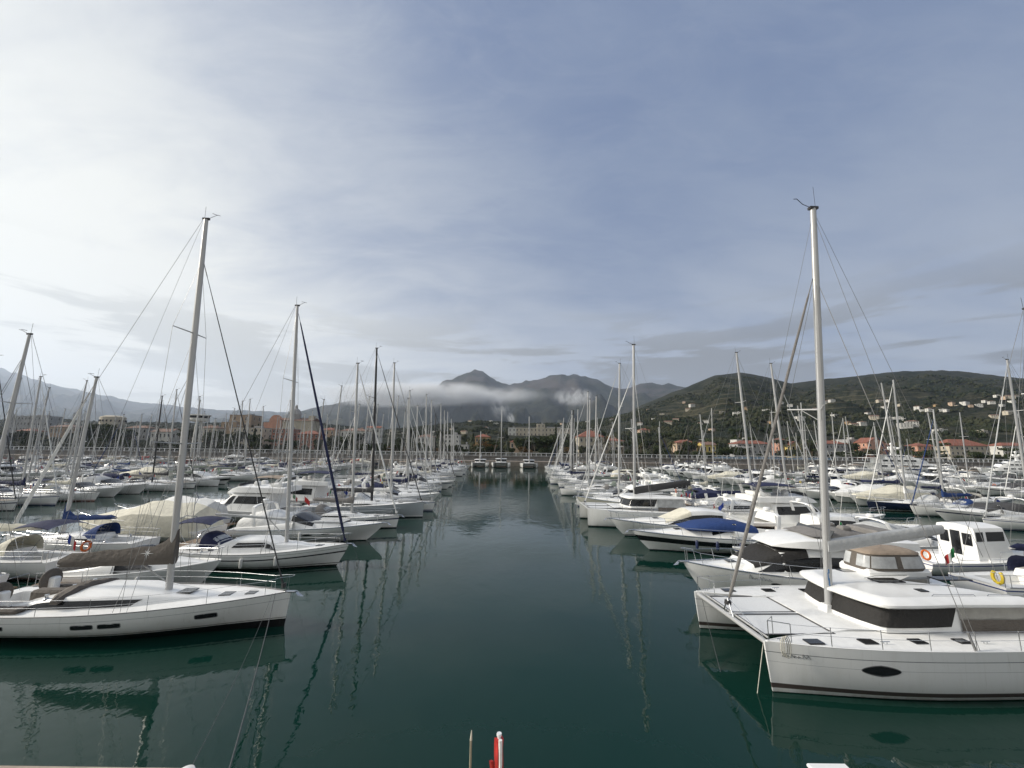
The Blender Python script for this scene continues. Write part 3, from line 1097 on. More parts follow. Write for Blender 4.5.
    if p.get('canopy'):
        cname, t0, t1, hc = p['canopy'][:4]
        zc = p['canopy'][4] if len(p['canopy']) > 4 else 0.0
        rr = []
        for k in range(9):
            f = k / 8
            t = t0 + (t1 - t0) * f
            hh = hc * (math.sin(PI * min(1, .16 + f * .9)) ** .6) + .02 * math.sin(k * 2.3)
            wd = h.hb(t) * (p['canopy'][5] if len(p['canopy']) > 5 else .90)
            rr.append([(h.x(t), wd * math.copysign(abs(math.cos(a)) ** .62, math.cos(a)), zt(t) + zc + .08 + hh * max(0, math.sin(a)) ** .75) for a in [PI * j / 10 for j in range(11)]])
        mb = MB()
        cap_loft(mb, rr)
        mb.build('canopy', CV[cname], root, 55)
    if p.get('tarp'):
        rr = []
        for t, w, hh in ((.03, .95, .5), (.06, .98, 1.7), (.16, 1.0, 2.0), (.25, 1.0, 1.88), (.36, 1.0, 2.05), (.47, .98, 1.9), (.60, .95, 1.25), (.70, .95, 1.05), (.82, .95, .6), (.93, .9, .3)):
            wd = h.hb(t) * w + .05
            rr.append([(h.x(t), wd * y, zt(t) + z * hh - (.35 if abs(y) > .99 else 0)) for y, z in ((1.01, 0), (.99, .30), (.93, .60), (.50, .82 + .03 * math.sin(t * 31)), (0, 1), (-.50, .82 - .03 * math.sin(t * 31)), (-.93, .60), (-.99, .30), (-1.01, 0))])
        mb = MB()
        cap_loft(mb, rr)
        mb.build('tarpaulin', CV[p['tarp']], root, 30)
    if p.get('bimini'):
        x0, x1 = h.x(.10), h.x(.36)
        zc = za + p.get('bim_z', 1.15)
        wd = h.hb(.3) * .72
        rr = [[(x0 + (x1 - x0) * f, wd * y, zc + .15 * math.sin(PI * f) + .18 * (1 - y * y)) for y in (-1, -.8, -.4, 0, .4, .8, 1)] for f in (0, .25, .5, .75, 1)]
        mb = MB()
        mb.loft(rr + [[(x, y, z - .04) for x, y, z in r] for r in reversed(rr)])
        bi = mb.build('bimini', CV[p['bimini']], root, 60)
        for sd in (-1, 1):
            mb = MB()
            for x in (x0, x1):
                mb.tube([((x0 + x1) / 2, sd * wd, zc - 1.2), (x, sd * wd, zc)], .016, 4)
            mb.build('bimini_frame', steel, bi)
    rails(h, root, p.get('rail0', .42), .93, .62, 1.25 if d else 1.7, .014, 1, True, False, lean=.14)
    deck_extras(h, root, p.get('extras', ''), zt)
    if p.get('hullwin'):
        for sd in (-1, 1):
            for t0, t1, v0, v1 in p['hullwin']:
                hullpane(h, root, sd, t0, t1, v0, v1)
    if p.get('fenders'):
        fenders(h, root, p['fenders'], fendn if p.get('fcol') == 'navy' else None, 1.1)
    if d:
        anchor(h, root)
    return root, h


# ------------------------------------------------------------------ sailing catamaran
def catamaran(p):
    d = p.get('detail', 0)
    L, S = p.get('L', 12.0), p.get('S', 2.5)          # S = half the distance between the hull centres
    root = empty('sailing_catamaran', p['label'], 'catamaran')
    fb, fs = p.get('fb', 1.58), p.get('fs', 1.55)
    hulls = []
    for sd in (-1, 1):
        h = Hull(L, 1.75, fb, fs, .80, p.get('rake', .22), 5.5, 2.6, .05, .40, 2.6, y0=sd * S)
        o = h.build(HM[p.get('hull', 'cat')], root, nv=12)
        h.deck(nonskid, root, None, camber=.012, drop=.004, name='side_deck')
        toe(h, o, .02, gel)
        hulls.append(h)
        if d:
            for t0, t1, v0, v1 in p['oval']:
                for s2 in (-1, 1):
                    hullpane(h, o, s2, t0, t1, v0, v1, oval=True, frame=True)
            mb = MB()
            for t, ln in ((.885, .55), (.725, .5), (.575, .45), (.44, .45)):
                mb = MB()
                mb.rbox((h.x(t) - .3, h.y0 + sd * .12, h.z(t) + .025), (ln, .36, .05), .015)
                mb.build('hatch', glass, root)
    xb = lambda t: -L / 2 + L * t
    zd = fb - .006
    # bridge deck between the hulls, rising slightly to the coachroof
    tf = p.get('tf', .745)
    mb = MB()
    q = S - .72
    rows = [(xb(.06), .42), (xb(.06) + .01, .62), (xb(.30), .62), (xb(.33), fs - .02), (xb(.45), fs + .03), (xb(tf) - .6, zd + .05), (xb(tf), zd - .01), (xb(tf) + .02, .75), (xb(tf) - .4, .62), (xb(.08), .55)]
    mb.loft([[Vector((x, y * q, z + (.03 * (1 - y * y) if z > 1 else 0))) for y in (-1, -.5, 0, .5, 1)] for x, z in rows])
    mb.build('bridge_deck', nonskid, root, 30)
    # forward beam, trampoline
    mb = MB()
    xbm = xb(.985)
    mb.tube([(xbm, -S, zd - .10), (xbm, S, zd - .10)], .105, 10, ell=.8)
    mb.tube([(xbm - .12, -S + .2, zd + .02), (xbm - .12, S - .2, zd + .02)], .035, 6)
    fbm = mb.build('forward_beam', alu, root)
    mb = MB()
    for y in (-.35, .35):
        mb.tube([(xbm, 0, zd + .55), (xbm, y, zd - .05)], .03, 5)
    mb.tube([(xbm, 0, zd + .6), (xbm, -S + .3, zd + .02)], .012, 4)
    mb.tube([(xbm, 0, zd + .6), (xbm, S - .3, zd + .02)], .012, 4)
    mb.build('seagull_striker', steel, fbm)
    net = simple('trampoline_net', (.66, .67, .67), .8, var=.15, scale=30)
    dark = simple('net_edge', (.06, .06, .065), .8)
    for sd in (-1, 1):
        mb = MB()
        y0, y1 = sd * .10, sd * (S - .55)
        x0, x1 = xb(tf) + .06, xbm - .22
        ym, xm2 = (y0 + y1) / 2, (x0 + x1) / 2
        N = 6
        vs = [(x0 + (x1 - x0) * a / N, y0 + (y1 - y0) * b / N, zd - .03 - .05 * math.sin(PI * a / N) * math.sin(PI * b / N)) for a in range(N + 1) for b in range(N + 1)]
        mb.add(vs, [(a * (N + 1) + b, a * (N + 1) + b + 1, (a + 1) * (N + 1) + b + 1, (a + 1) * (N + 1) + b) for a in range(N) for b in range(N)])
        tr = mb.build('trampoline', net, root)
        mb = MB()
        for a, b in (((x0, y0), (x1, y0)), ((x1, y0), (x1, y1)), ((x1, y1), (x0, y1)), ((x0, y1), (x0, y0))):
            c = Vector(((a[0] + b[0]) / 2, (a[1] + b[1]) / 2, zd - .015))
            mb.box(c, (abs(a[0] - b[0]) + .07, abs(a[1] - b[1]) + .07, .02))
        mb.build('net_edge', dark, tr)
    mb = MB()
    mb.box(((xb(tf) + xbm) / 2, 0, zd - .04), (xbm - xb(tf), .16, .05))
    mb.build('anchor_plank', gel, root)
    # coachroof: raked window band all round, brow and roof above it
    cw = p.get('cw', 1.0)
    def plan(f, grow=0.0):
        """outline of the coachroof seen from above, from port aft round the front to starboard aft"""
        xf = p.get('xf', 1.40) + (f - 1.0) * 3.2 + grow
        wy = 1.92 * cw + grow * .8
        half = [(xf - dx, y * wy) for dx, y in ((0, 0), (.02, .2), (.08, .40), (.18, .62), (.32, .82), (.42, .92), (.60, .985), (.95, 1.0), (1.7, 1.0), (2.4, .985), (3.0, .96))]
        pts = [(x, -y) for x, y in reversed(half)] + half[1:]
        xa = (-2.3 if not grow else xb(.07))
        return [(xa, pts[0][1])] + pts + [(xa, pts[-1][1])]
    base, top = plan(1.08), plan(.97)
    z0, z1 = zd + .02, zd + p.get('winh', .94)
    rA = [(x, y, z0) for x, y in base]
    rA1 = [(x * .999, y, z0 + .12) for x, y in base]
    rB = [(x, y * .96, z1) for x, y in top]
    mb = MB()
    mb.loft([rA, rA1, rB])
    ch = mb.build('coachroof_side', gel, root, 30)
    NW = len(rA)
    rings = [rA1, rB]
    c_ = (NW - 1) / 2
    sets = [((.10, 1.2), (.92, 1.2), (.92, c_ - .25), (.10, c_ - .25)), ((.06, c_ + .25), (.95, c_ + .25), (.95, NW - 1.75), (.06, NW - 1.9))]
    for qd in sets:
        mb = MB()
        patch(mb, rings, qd, (3, 80), .04)
        mb.build('coachroof_window', CV['black'] if d else glass, ch)
    mb = MB()
    brow = plan(1.0, .26)
    lay = [(0, .985, z1 - .04), (0, 1.0, z1 - .01), (0, 1.0, z1 + .06), (0, .975, z1 + .11), (0, .84, z1 + .21), (0, .82, z1 + .225), (0, .80, z1 + .215), (0, .45, z1 + .27), (0, .02, z1 + .29)]
    xc = xb(.40)
    rr = []
    for gx, k, z in lay:
        rr.append([(xc + (x - xc) * (1 - max(0, 1 - k) * .9) + 0, y * k, z - (.05 if y == 0 else 0)) for x, y in brow])
    mb.loft(rr)
    und = [(x, y, z1 - .04) for x, y in brow]
    mb.loft([und, [(x * .9 + xc * .1, y * .9, z1 - .05) for x, y in brow]])
    rf = mb.build('coachroof_top', gel, root, 35)
    if d:
        for x, y, a, b in ((-.95, .05, 1.15, .55), (-.8, -1.5, 1.0, .5), (-1.28, 1.12, .36, .30), (-4.0, -.2, 1.5, .5)):
            mb = MB()
            k = max(abs(y) / (S * .8 * cw), .0)
            zz = z1 + lerp([(0, .29), (.45, .27), (.80, .215), (.84, .21), (1.0, .06)], k) + .012
            mb.rbox((x, y, zz), (a, b, .05), .02)
            mb.build('roof_hatch', glass, rf)
    if d:
        for sd in (-1, 1):
            for x0, x1 in ((-1.1, -2.9), (-3.3, -4.9)):
                mb = MB()
                mb.tube([(x0, sd * 1.62, z1 + .18)] + [(x0 + (x1 - x0) * f, sd * 1.62, z1 + .27) for f in (.06, .5, .94)] + [(x1, sd * 1.62, z1 + .18)], .014, 5)
                mb.build('handrail', steel, rf)
        for hh_ in hulls:
            for t in (.95, .66, .36):
                mb = MB()
                q_ = Vector((hh_.x(t), hh_.y0 + (.28 if t < .9 else .05) * (1 if hh_.y0 > 0 else -1), hh_.z(t) + .02))
                mb.tube([q_ + Vector((-.16, 0, .07)), q_ + Vector((.16, 0, .07))], .018, 5)
                mb.tube([q_ + Vector((-.06, 0, 0)), q_ + Vector((-.06, 0, .07))], .016, 5)
                mb.tube([q_ + Vector((.06, 0, 0)), q_ + Vector((.06, 0, .07))], .016, 5)
                mb.build('cleat', steel, root)
        for y in (-.5, .5):
            mb = MB()
            mb.tube([(xm0 + .02, y * .25, z1 + .34) for xm0 in (-.2,)] + [(-1.0, y, z1 + .31), (-2.6, y * 1.3, z1 + .30)], .009, 4)
            mb.build('control_line', darkrope, rf)
        # panel joints on the foredeck and roof
    # cockpit: aft hardtop on posts, side screens
    mb = MB()
    xh0, xh1, wh, zh = xb(.08), xb(.37), S * .82, z1 + .02
    for sd in (-1, 1):
        mb = MB()
        mb.tube([(xh0 + .25, sd * wh * .92, fs), (xh0 + .25, sd * wh * .92, z1 + .02)], .035, 6)
        mb.build('hardtop_post', alu, root)
    for sd in (-1, 1):
        mb = MB()
        mb.loft([[(x, sd * (wh * .93 + .02 * math.sin(x * 5 + z)), z) for x in np.linspace(xh0 + .3, xb(.345), 8)] for z in (fs + .42, fs + .7, zh - .02)])
        sc_ = mb.build('cockpit_screen', vinyl if not d else simple('screen_vinyl', (.34, .33, .30), .3, var=.2), root)
        mb = MB()
        mb.loft([[(x, sd * (wh * .95), z) for x in (xh0 + .3, xb(.345))] for z in (fs - .02, fs + .45)])
        mb.build('screen_skirt', CV['taupe'], sc_)
    if p.get('helm'):
        # canvas-covered flybridge helm with clear panels
        hx, hy, hl, hw2 = p['helm']
        zb = z1 + p.get('helm_z', .02)
        mb = MB()
        mb.rbox((hx, hy, zb + .16), (hl, hw2, .42), .12)
        hb_ = mb.build('helm_station', gel, root)
        rr = []
        for z, k in ((zb + .30, 1.0), (zb + .45, .99), (zb + .88, .90), (zb + .98, .86)):
            rr.append([(hx + math.copysign(abs(math.cos(a)) ** .45, math.cos(a)) * hl / 2 * k, hy + math.copysign(abs(math.sin(a)) ** .45, math.sin(a)) * hw2 / 2 * k, z) for a in [2 * PI * j / 28 for j in range(29)]])
        mb = MB()
        mb.loft(rr)
        hc = mb.build('helm_enclosure', CV['taupe'], root, 50)
        for j0, j1 in ((.4, 3.2), (3.6, 6.8), (7.2, 10.4), (10.8, 13.6), (14.4, 17.2), (17.6, 20.8), (21.2, 24.4), (24.8, 27.6)):
            mb = MB()
            patch(mb, rr, [(.75, j0), (2.02, j0), (2.02, j1), (.75, j1)], (2, 6), .012)
            mb.build('helm_window', vinyl, hc)
        mb = MB()
        N = 28
        tops = []
        for k, dz in ((1.02, 0), (1.0, .06), (.8, .16), (.4, .22), (.02, .24)):
            tops.append([(hx + math.copysign(abs(math.cos(a)) ** .45, math.cos(a)) * hl / 2 * .88 * k, hy + math.copysign(abs(math.sin(a)) ** .45, math.sin(a)) * hw2 / 2 * .88 * k, zb + .96 + dz) for a in [2 * PI * j / N for j in range(N)]])
        mb.loft(tops, True)
        mb.build('helm_bimini', CV['tan'], hc, 60)
    # rig
    tm = p.get('tm', .632)
    xm, zb, H = xb(tm), p.get('mz', zd + .25), p.get('mast', 19.5)
    rk = p.get('mrake', .072)
    mp = lambda z: Vector((xm - (z - zb) * rk, 0, z))
    mr = p.get('mr', .125)
    mb = MB()
    mb.tube([mp(zb + (H - zb) * k / 6) for k in range(7)], [mr, mr, mr, mr, mr, mr * .95, mr * .85], 10, ell=1.25)
    mast = mb.build('mast', alu, root, 60)
    mb = MB()
    mb.loft([[(xm - .42, -.3, zb - .45), (xm + .42, -.3, zb - .45), (xm + .42, .3, zb - .45), (xm - .42, .3, zb - .45)], [(xm - .2, -.17, zb + .12), (xm + .2, -.17, zb + .12), (xm + .2, .17, zb + .12), (xm - .2, .17, zb + .12)]], True, True, True)
    mb.build('mast_step', gel, mast, 30)
    if d:
        mb = MB()
        for dx, dz, a_, b_ in ((0, 0, .05, .30), (.05, .22, .04, .30), (-.04, .42, .05, .16)):
            mb.box((xm + dx * .5, mr * 1.27, zb + 1.0 + dz), (a_, .012, b_))
        mb.build('blue_mark', simple('blue_mark', (.05, .16, .34), .5), mast, 0)
    zs1 = zb + (H - zb) * .455
    tips = {}
    for sd in (-1, 1):
        mb = MB()
        tip = mp(zs1) + Vector((.75, sd * 1.05, .08))
        tips[sd] = tip
        mb.tube([mp(zs1), tip], [.045, .03], 6)
        mb.tube([mp(zs1 - .55), mp(zs1) + Vector((.45, sd * .55, -.0))], .018, 4)
        mb.build('spreader', alu, mast)
    mb = MB()
    mb.box(mp(H) + Vector((0, 0, .03)), (.4, .2, .12))
    mb.tube([mp(H) + Vector((.1, 0, .05)), mp(H) + Vector((.5, 0, .22)), mp(H) + Vector((.85, .1, .42)), mp(H) + Vector((1.0, .1, .40))], .02, 4)
    mb.tube([mp(H) + Vector((-.05, .08, 0)), mp(H) + Vector((-.05, .08, 1.1))], .010, 4)
    mb.build('wind_vane', rubber, mast)
    rg = MB()
    wr = p.get('wr', .012)
    fz = zb + (H - zb) * .80
    for sd in (-1, 1):
        cp = Vector((xb(p.get('shr', .44)), sd * (S + .76), fs + .02))
        rg.tube([cp, mp(fz)], wr * 1.35, 4)
        rg.tube([cp + Vector((-.15, 0, 0)), mp(H - .3)], wr * .8, 3)
        rg.tube([cp, cp + (mp(fz) - cp).normalized() * .55], wr * 3.2, 6)
        rg.tube([mp(fz + .2), tips[sd], mp(zb + .8)], wr * .8, 3)
    rg.tube([mp(H - .1), Vector((xb(.05), 0, z1 + 1.2))], wr * .7, 3)
    rg.tube([Vector((xbm, 0, zd)), mp(H - .2)], wr * .7, 3)
    rg.build('rigging', wire, root)
    a, b = Vector((xbm, 0, zd + .35)), mp(fz) + Vector((.15, 0, 0))
    mb = MB()
    mb.tube([a.lerp(b, f) for f in (0, .02, .04, .2, .5, .8, .93, .95, 1)], [.03, .05, .065, .072, .064, .052, .042, .02, .015], 8)
    gen = mb.build('furled_genoa', CV[p.get('genoa', 'grey')], root)
    mb = MB()
    mb.tube([a + Vector((0, 0, -.03)), a + Vector((-.02, 0, .12))], .13, 10)
    mb.build('furler_drum', rubber, gen)
    E, zg = p.get('boomlen', 6.4), zb + p.get('goose', 1.15)
    br = p.get('boomrise', .17)
    mb = MB()
    mb.tube([mp(zg), mp(zg) + Vector((-E, 0, E * br))], .10, 8)
    bo = mb.build('boom', alu, root)
    rr = []
    for k in range(11):
        f = k / 10
        c = mp(zg) + Vector((.05 - E * f, 0, E * f * br))
        hh, ww = p.get('bag', .66) * (1 - .25 * f), .18
        if k == 10:
            hh, ww = hh * .75, ww * .7
        rr.append([c + Vector((0, y * ww, z)) for y, z in ((.5, -.14), (.95, -.04), (1.0, hh * .4), (.9, hh * .85), (.3, hh + .02 * math.sin(k * 2)), (-.3, hh), (-.9, hh * .85), (-1, hh * .4), (-.95, -.04), (-.5, -.14))])
    mb = MB()
    mb.loft(rr, True, True, True)
    mb.build('sail_bag', CV[p.get('cover', 'lightgrey')], bo, 60)
    # outboard guardrails
    for sd, h in zip((-1, 1), hulls):
        mb = MB()
        ts = [.04, .18, .31, .44, .57, .70, .83, .93]
        ps = [h.edge(sd, t, 0, .07) for t in ts]
        for q_ in ps:
            mb.tube([q_, q_ + Vector((0, 0, .62))], .014, 5)
        for f in (.6, .33):
            mb.tube([q_ + Vector((0, 0, f)) for q_ in ps], .007, 4)
        if d:
            e = Vector((h.x(.985), h.y0, zd))
            mb.tube([ps[-1] + Vector((0, 0, .62)), e + Vector((0, 0, .66)), e + Vector((-.5, -sd * .5, .6)), e + Vector((-.5, -sd * .5, 0))], .016, 5)
            mb.tube([e, e + Vector((0, 0, .66))], .016, 5)
        mb.build('guardrail', steel, root)
    return root, hulls


# ------------------------------------------------------------------ water, land, air
SHORE = 190.0


def water():
    m, t, b = newmat('harbour_water')
    geo = nd(t, 'ShaderNodeNewGeometry')
    mpn = nd(t, 'ShaderNodeMapping')
    mpn.inputs['Scale'].default_value = (1.0, .75, 1)
    t.links.new(geo.outputs['Position'], mpn.inputs[0])
    patchy = ss(t, noi(t, mpn.outputs[0], .035, 3, .5), .38, .66)
    a = noi(t, mpn.outputs[0], .35, 2, .5, .4)
    c = noi(t, mpn.outputs[0], 1.5, 3, .5, .6)
    e = noi(t, mpn.outputs[0], 5.0, 2, .5)
    hgt = mth(t, 'ADD', mth(t, 'MULTIPLY', a, .020), mth(t, 'MULTIPLY', c, .0075))
    hgt = mth(t, 'ADD', hgt, mth(t, 'MULTIPLY', mth(t, 'MULTIPLY', e, .0036), mth(t, 'ADD', patchy, .12)))
    bn = nd(t, 'ShaderNodeBump')
    bn.inputs['Distance'].default_value = 1.0
    bn.inputs['Strength'].default_value = 1.0
    t.links.new(hgt, bn.inputs['Height'])
    t.links.new(bn.outputs[0], b.inputs['Normal'])
    murk = noi(t, mpn.outputs[0], .06, 4, .6)
    b.inputs['Roughness'].default_value = .02
    b.inputs['IOR'].default_value = 1.33
    b.inputs['Specular IOR Level'].default_value = .37
    t.links.new(mix(t, murk, (.003, .023, .017), (.004, .028, .020)), b.inputs['Base Color'])
    mb = MB()
    mb.add([(-27000, -280, 0), (27000, -280, 0), (27000, 12900, 0), (-27000, 12900, 0)], [(0, 1, 2, 3)])
    o = mb.build('water', m, None, 0)
    tag(o, 'dark green harbour water with soft reflections of boats and masts', 'water', None, 'structure')


water()


def sil(pts):
    out = []
    for px, py in pts:
        d = ray(px, py)
        out.append((d.x / d.y, d.z / d.y))
    return out


RIGHT = sil([(560, 452), (600, 428), (625, 415), (640, 406), (660, 398), (690, 386), (715, 376), (740, 373), (765, 377), (792, 384), (820, 380), (860, 376), (900, 372), (940, 371), (980, 374), (1024, 379), (1100, 384), (1300, 392)])
MID = sil([(250, 452), (300, 436), (380, 431), (440, 425), (480, 421), (520, 424), (560, 424), (600, 420), (640, 411), (700, 412), (760, 440), (800, 450)])
CENT = sil([(150, 442), (270, 418), (310, 409), (340, 402), (370, 399), (400, 396), (425, 391), (440, 384), (455, 376), (474, 371), (488, 375), (500, 383), (512, 385), (526, 381), (540, 379), (560, 375), (578, 374), (598, 380), (612, 386), (622, 388), (640, 385), (660, 384), (685, 387), (720, 395), (800, 410), (1000, 425)])
LEFT = sil([(-300, 352), (-100, 358), (0, 368), (30, 377), (60, 386), (90, 393), (110, 396), (130, 401), (160, 404), (200, 409), (240, 411), (290, 412), (340, 420), (420, 436), (500, 446)])
LOWL = sil([(-300, 418), (0, 420), (40, 418), (110, 422), (200, 423), (300, 421), (360, 428), (420, 440), (470, 448)])
RANGES = [(RIGHT, 330, 2000, 1.0, .10), (MID, 320, 1150, 1.0, .05), (CENT, 2600, 6400, 1.15, .09), (LEFT, 3800, 10500, 1.1, .09), (LOWL, 420, 1500, 1.0, .06)]


def ground_h(x, y):
    a = x / y
    base = 4.0 + 6.9 * sstep(215, 420, y)
    hh = base
    for tab, r0, rc, pw, am in RANGES:
        e = lerp(tab, a)
        H = max(0, CAM_H + e * rc - base)
        if H <= 1:
            continue
        if y < rc:
            g = min(max((y - r0) / (rc - r0), 0), 1) ** pw
            g = g * .75 + .25 * g * g * (3 - 2 * g)
        else:
            g = max(0, 1 - (y - rc) / (rc * 1.1))
        s = max(rc * .06, 60)
        n = noise.fractal(Vector((x / s, y / s, rc * .01)), 1.0, 2.1, 6)
        rd = abs(noise.noise(Vector((x / s * .8 + 7, y / s * .35, 3.3))))
        k = g * H + H * am * (n * 1.3 - rd * 2.6 + .35) * (1 - g) * min(1, g * 5) * (.75 if rc < 3000 else 2.6) + H * am * (.05 if rc < 3000 else .22) * (n - rd * .8 + .2) * g + (H * .035 * noise.fractal(Vector((x / (rc * .022), y / (rc * .022), 5.0)), .9, 2.1, 4) * g if rc > 3000 else 0)
        hh = max(hh, base + k)
    return hh


def land():
    ys = list(np.geomspace(200, 12500, 150))
    us = np.linspace(-2.1, 2.1, 420)
    vs, fs = [], []
    for y in ys:
        for u in us:
            vs.append((u * y, y, ground_h(u * y, y) if y > 201 else 4.0))
    n = len(us)
    for i in range(len(ys) - 1):
        for j in range(n - 1):
            fs.append((i * n + j, i * n + j + 1, (i + 1) * n + j + 1, (i + 1) * n + j))
    m, t, b = newmat('hillside')
    geo = nd(t, 'ShaderNodeNewGeometry')
    sp = nd(t, 'ShaderNodeSeparateXYZ')
    t.links.new(geo.outputs['Position'], sp.inputs[0])
    P = geo.outputs['Position']
    big = noi(t, P, .004, 6, .6, .5)
    med = noi(t, P, .02, 6, .65)
    fine = noi(t, P, .09, 5, .7)
    c = mix(t, ss(t, med, .40, .62), (.014, .0185, .012), (.047, .046, .031))
    c = mix(t, mth(t, 'MULTIPLY', ss(t, big, .5, .68), .6), c, (.055, .05, .030))
    c = mix(t, mth(t, 'MULTIPLY', ss(t, fine, .46, .58), .75), c, (.011, .017, .009))
    c = mix(t, mth(t, 'MULTIPLY', ss(t, noi(t, P, .0016, 5, .6), .45, .6), mth(t, 'MULTIPLY', ss(t, sp.outputs[2], 250, 700), .7)), c, (.080, .066, .060))
    lvl = mth(t, 'FRACT', mth(t, 'ADD', mth(t, 'MULTIPLY', sp.outputs[2], .085), mth(t, 'MULTIPLY', med, 1.2)))
    ter = mth(t, 'MULTIPLY', mth(t, 'LESS_THAN', lvl, .16), mth(t, 'MULTIPLY', ss(t, big, .44, .56), ss(t, sp.outputs[2], 330, 120)))
    c = mix(t, mth(t, 'MULTIPLY', ter, .6), c, (.105, .095, .065))
    t.links.new(c, b.inputs['Base Color'])
    b.inputs['Roughness'].default_value = .95
    b.inputs['Specular IOR Level'].default_value = .1
    bn = nd(t, 'ShaderNodeBump')
    bn.inputs['Distance'].default_value = 9.0
    bn.inputs['Strength'].default_value = .8
    t.links.new(mth(t, 'ADD', med, mth(t, 'MULTIPLY', fine, .5)), bn.inputs['Height'])
    t.links.new(bn.outputs[0], b.inputs['Normal'])
    mb = MB()
    mb.add(vs, fs)
    o = mb.build('hills', m, None, 180)
    tag(o, 'dark green and brown coastal hills rising to mountains behind the harbour', 'hills', None, 'structure')


land()


def air():
    mb = MB()
    mb.box((0, 6300, 1150), (56000, 13400, 2302))
    m = bpy.data.materials.new('haze')
    m.use_nodes = True
    t = m.node_tree
    t.nodes.clear()
    o = nd(t, 'ShaderNodeOutputMaterial')
    v = nd(t, 'ShaderNodeVolumePrincipled')
    v.inputs['Color'].default_value = (.72, .83, 1.0, 1)
    v.inputs['Density'].default_value = HAZE
    v.inputs['Anisotropy'].default_value = .35
    t.links.new(v.outputs[0], o.inputs['Volume'])
    ob = mb.build('haze', m, None, 0)
    tag(ob, 'thin sea haze paling the far mountains', 'haze', None, 'stuff')


HAZE = 5.5e-5
air()


def cloud(name, label, c, r, dens, seed, nscale=1.6, col=(.95, .96, .97), lo=.42, hi=.62, soft=.9, lean=0.0):
    """a bank of mist: a flattened body whose density thins to nothing at its rim"""
    mb = MB()
    mb.ball((0, 0, 0), 1.0, 20)
    m = bpy.data.materials.new(name)
    m.use_nodes = True
    t = m.node_tree
    t.nodes.clear()
    tcn = nd(t, 'ShaderNodeTexCoord')
    ln = nd(t, 'ShaderNodeVectorMath', operation='LENGTH')
    t.links.new(tcn.outputs['Object'], ln.inputs[0])
    mpn = nd(t, 'ShaderNodeMapping')
    mpn.inputs['Location'].default_value = (seed, seed * .7, 0)
    k = max(r)
    mpn.inputs['Scale'].default_value = tuple(max(.35, q / k) ** .6 for q in r)
    mpn.inputs['Scale'].default_value[0] *= 2.2
    t.links.new(tcn.outputs['Object'], mpn.inputs[0])
    n = noi(t, mpn.outputs[0], nscale, 6, .6, .4)
    f = mth(t, 'MULTIPLY', ss(t, n, lo, hi), ss(t, ln.outputs['Value'], 1.0, 1.0 - soft))
    v = nd(t, 'ShaderNodeVolumePrincipled')
    v.inputs['Color'].default_value = (*col, 1)
    t.links.new(mth(t, 'MULTIPLY', f, dens), v.inputs['Density'])
    o = nd(t, 'ShaderNodeOutputMaterial')
    t.links.new(v.outputs[0], o.inputs['Volume'])
    ob = mb.build(name, m, None, 0)
    ob.location, ob.scale, ob.rotation_euler = c, r, (0, lean, 0)
    tag(ob, label, 'cloud', None, 'stuff')


Yc = 4100
a = aty(435, 394, Yc)
cloud('cloud_bank', 'long white cloud bank lying across the dark mountains', (a.x - 50, Yc, a.z), (1350, 340, 140), .015, 1.0, 2.2, lo=.29, hi=.54)
a = aty(385, 397, Yc)
cloud('cloud_bank', 'wide soft mist spreading left along the lower mountain slopes', (a.x, Yc + 300, a.z), (900, 330, 95), .009, 7.0, lo=.32, hi=.60)
a = aty(574, 397, Yc)
cloud('small_cloud', 'small white puff of cloud on the right flank of the mountains', a, (290, 220, 115), .009, 4.0, 1.9, lo=.40, hi=.62)
a = aty(500, 408, 3000)
cloud('smoke_plume', 'pale smoke drifting up from the foot of the mountains', a, (100, 70, 115), .008, 2.0, 1.5, lo=.38, hi=.65, lean=-.5)
a = aty(511, 418, 2900)
cloud('smoke_plume', 'dense base of the smoke above the hill houses', a, (36, 34, 50), .03, 6.0, 1.2, lo=.35, hi=.6, lean=-.4)


# ------------------------------------------------------------------ the boats nearest the camera
def put(root, bowx, y, L, face, rz=0.0):
    """bow at bowx, centre line at y; face +1 = bow to the right, -1 = bow to the left"""
    c, s_ = math.cos(math.radians(rz)), math.sin(math.radians(rz))
    root.location = (bowx - face * L / 2 * c, y - face * L / 2 * s_, 0)
    root.rotation_euler = (0, 0, (0 if face > 0 else PI) + math.radians(rz))
    return root


HERO_CAB = [(.20, .58, .16), (.29, .64, .42), (.36, .67, .50), (.50, .65, .46), (.58, .56, .34), (.68, .42, .18), (.77, .24, .03)]
r, h = sail_boat(dict(label='large white sloop with grey-brown boom cover bearing a white star, nearest on the left', L=13.4, B=4.1, fb=1.45, fs=1.12, tw=.88, rake=.22, detail=2,
    hull='hero', cabin=HERO_CAB, cockpit=(.05, .27, .55, .45), win=[((.15, .72), (.9, .30), (3.55, .30), (3.75, 1.5)), ((.15, .72), (3.75, 1.5), (1.6, 1.5), (.5, 1.25))][:0] + [((.2, .25), (3.6, .30), (3.9, 1.5), (.75, 1.45))],
    hullwin=[(.44, .497, .58, .70), (.512, .568, .58, .70), (.755, .81, .58, .70), (.20, .245, .58, .70)],
    tm=.597, mast=19.7, mrake=.041, mr=.12, boomlen=4.95, goose=1.2, boomrise=-.03, wheelcover=True, cushions=True, cover='taupe', cover_h=.78, cover_w=.2, peak=.65, star=True,
    wheels=2, folded='taupe', hatches=[(.66, .6), (.79, .5), (.87, .42)], frac=.87, genoa='charcoal', genr=.026, wr=.009, railr=.009, toemat=toerail))
put(r, -9.94, 19.53, 13.4, 1, 2.4)
HERO = r
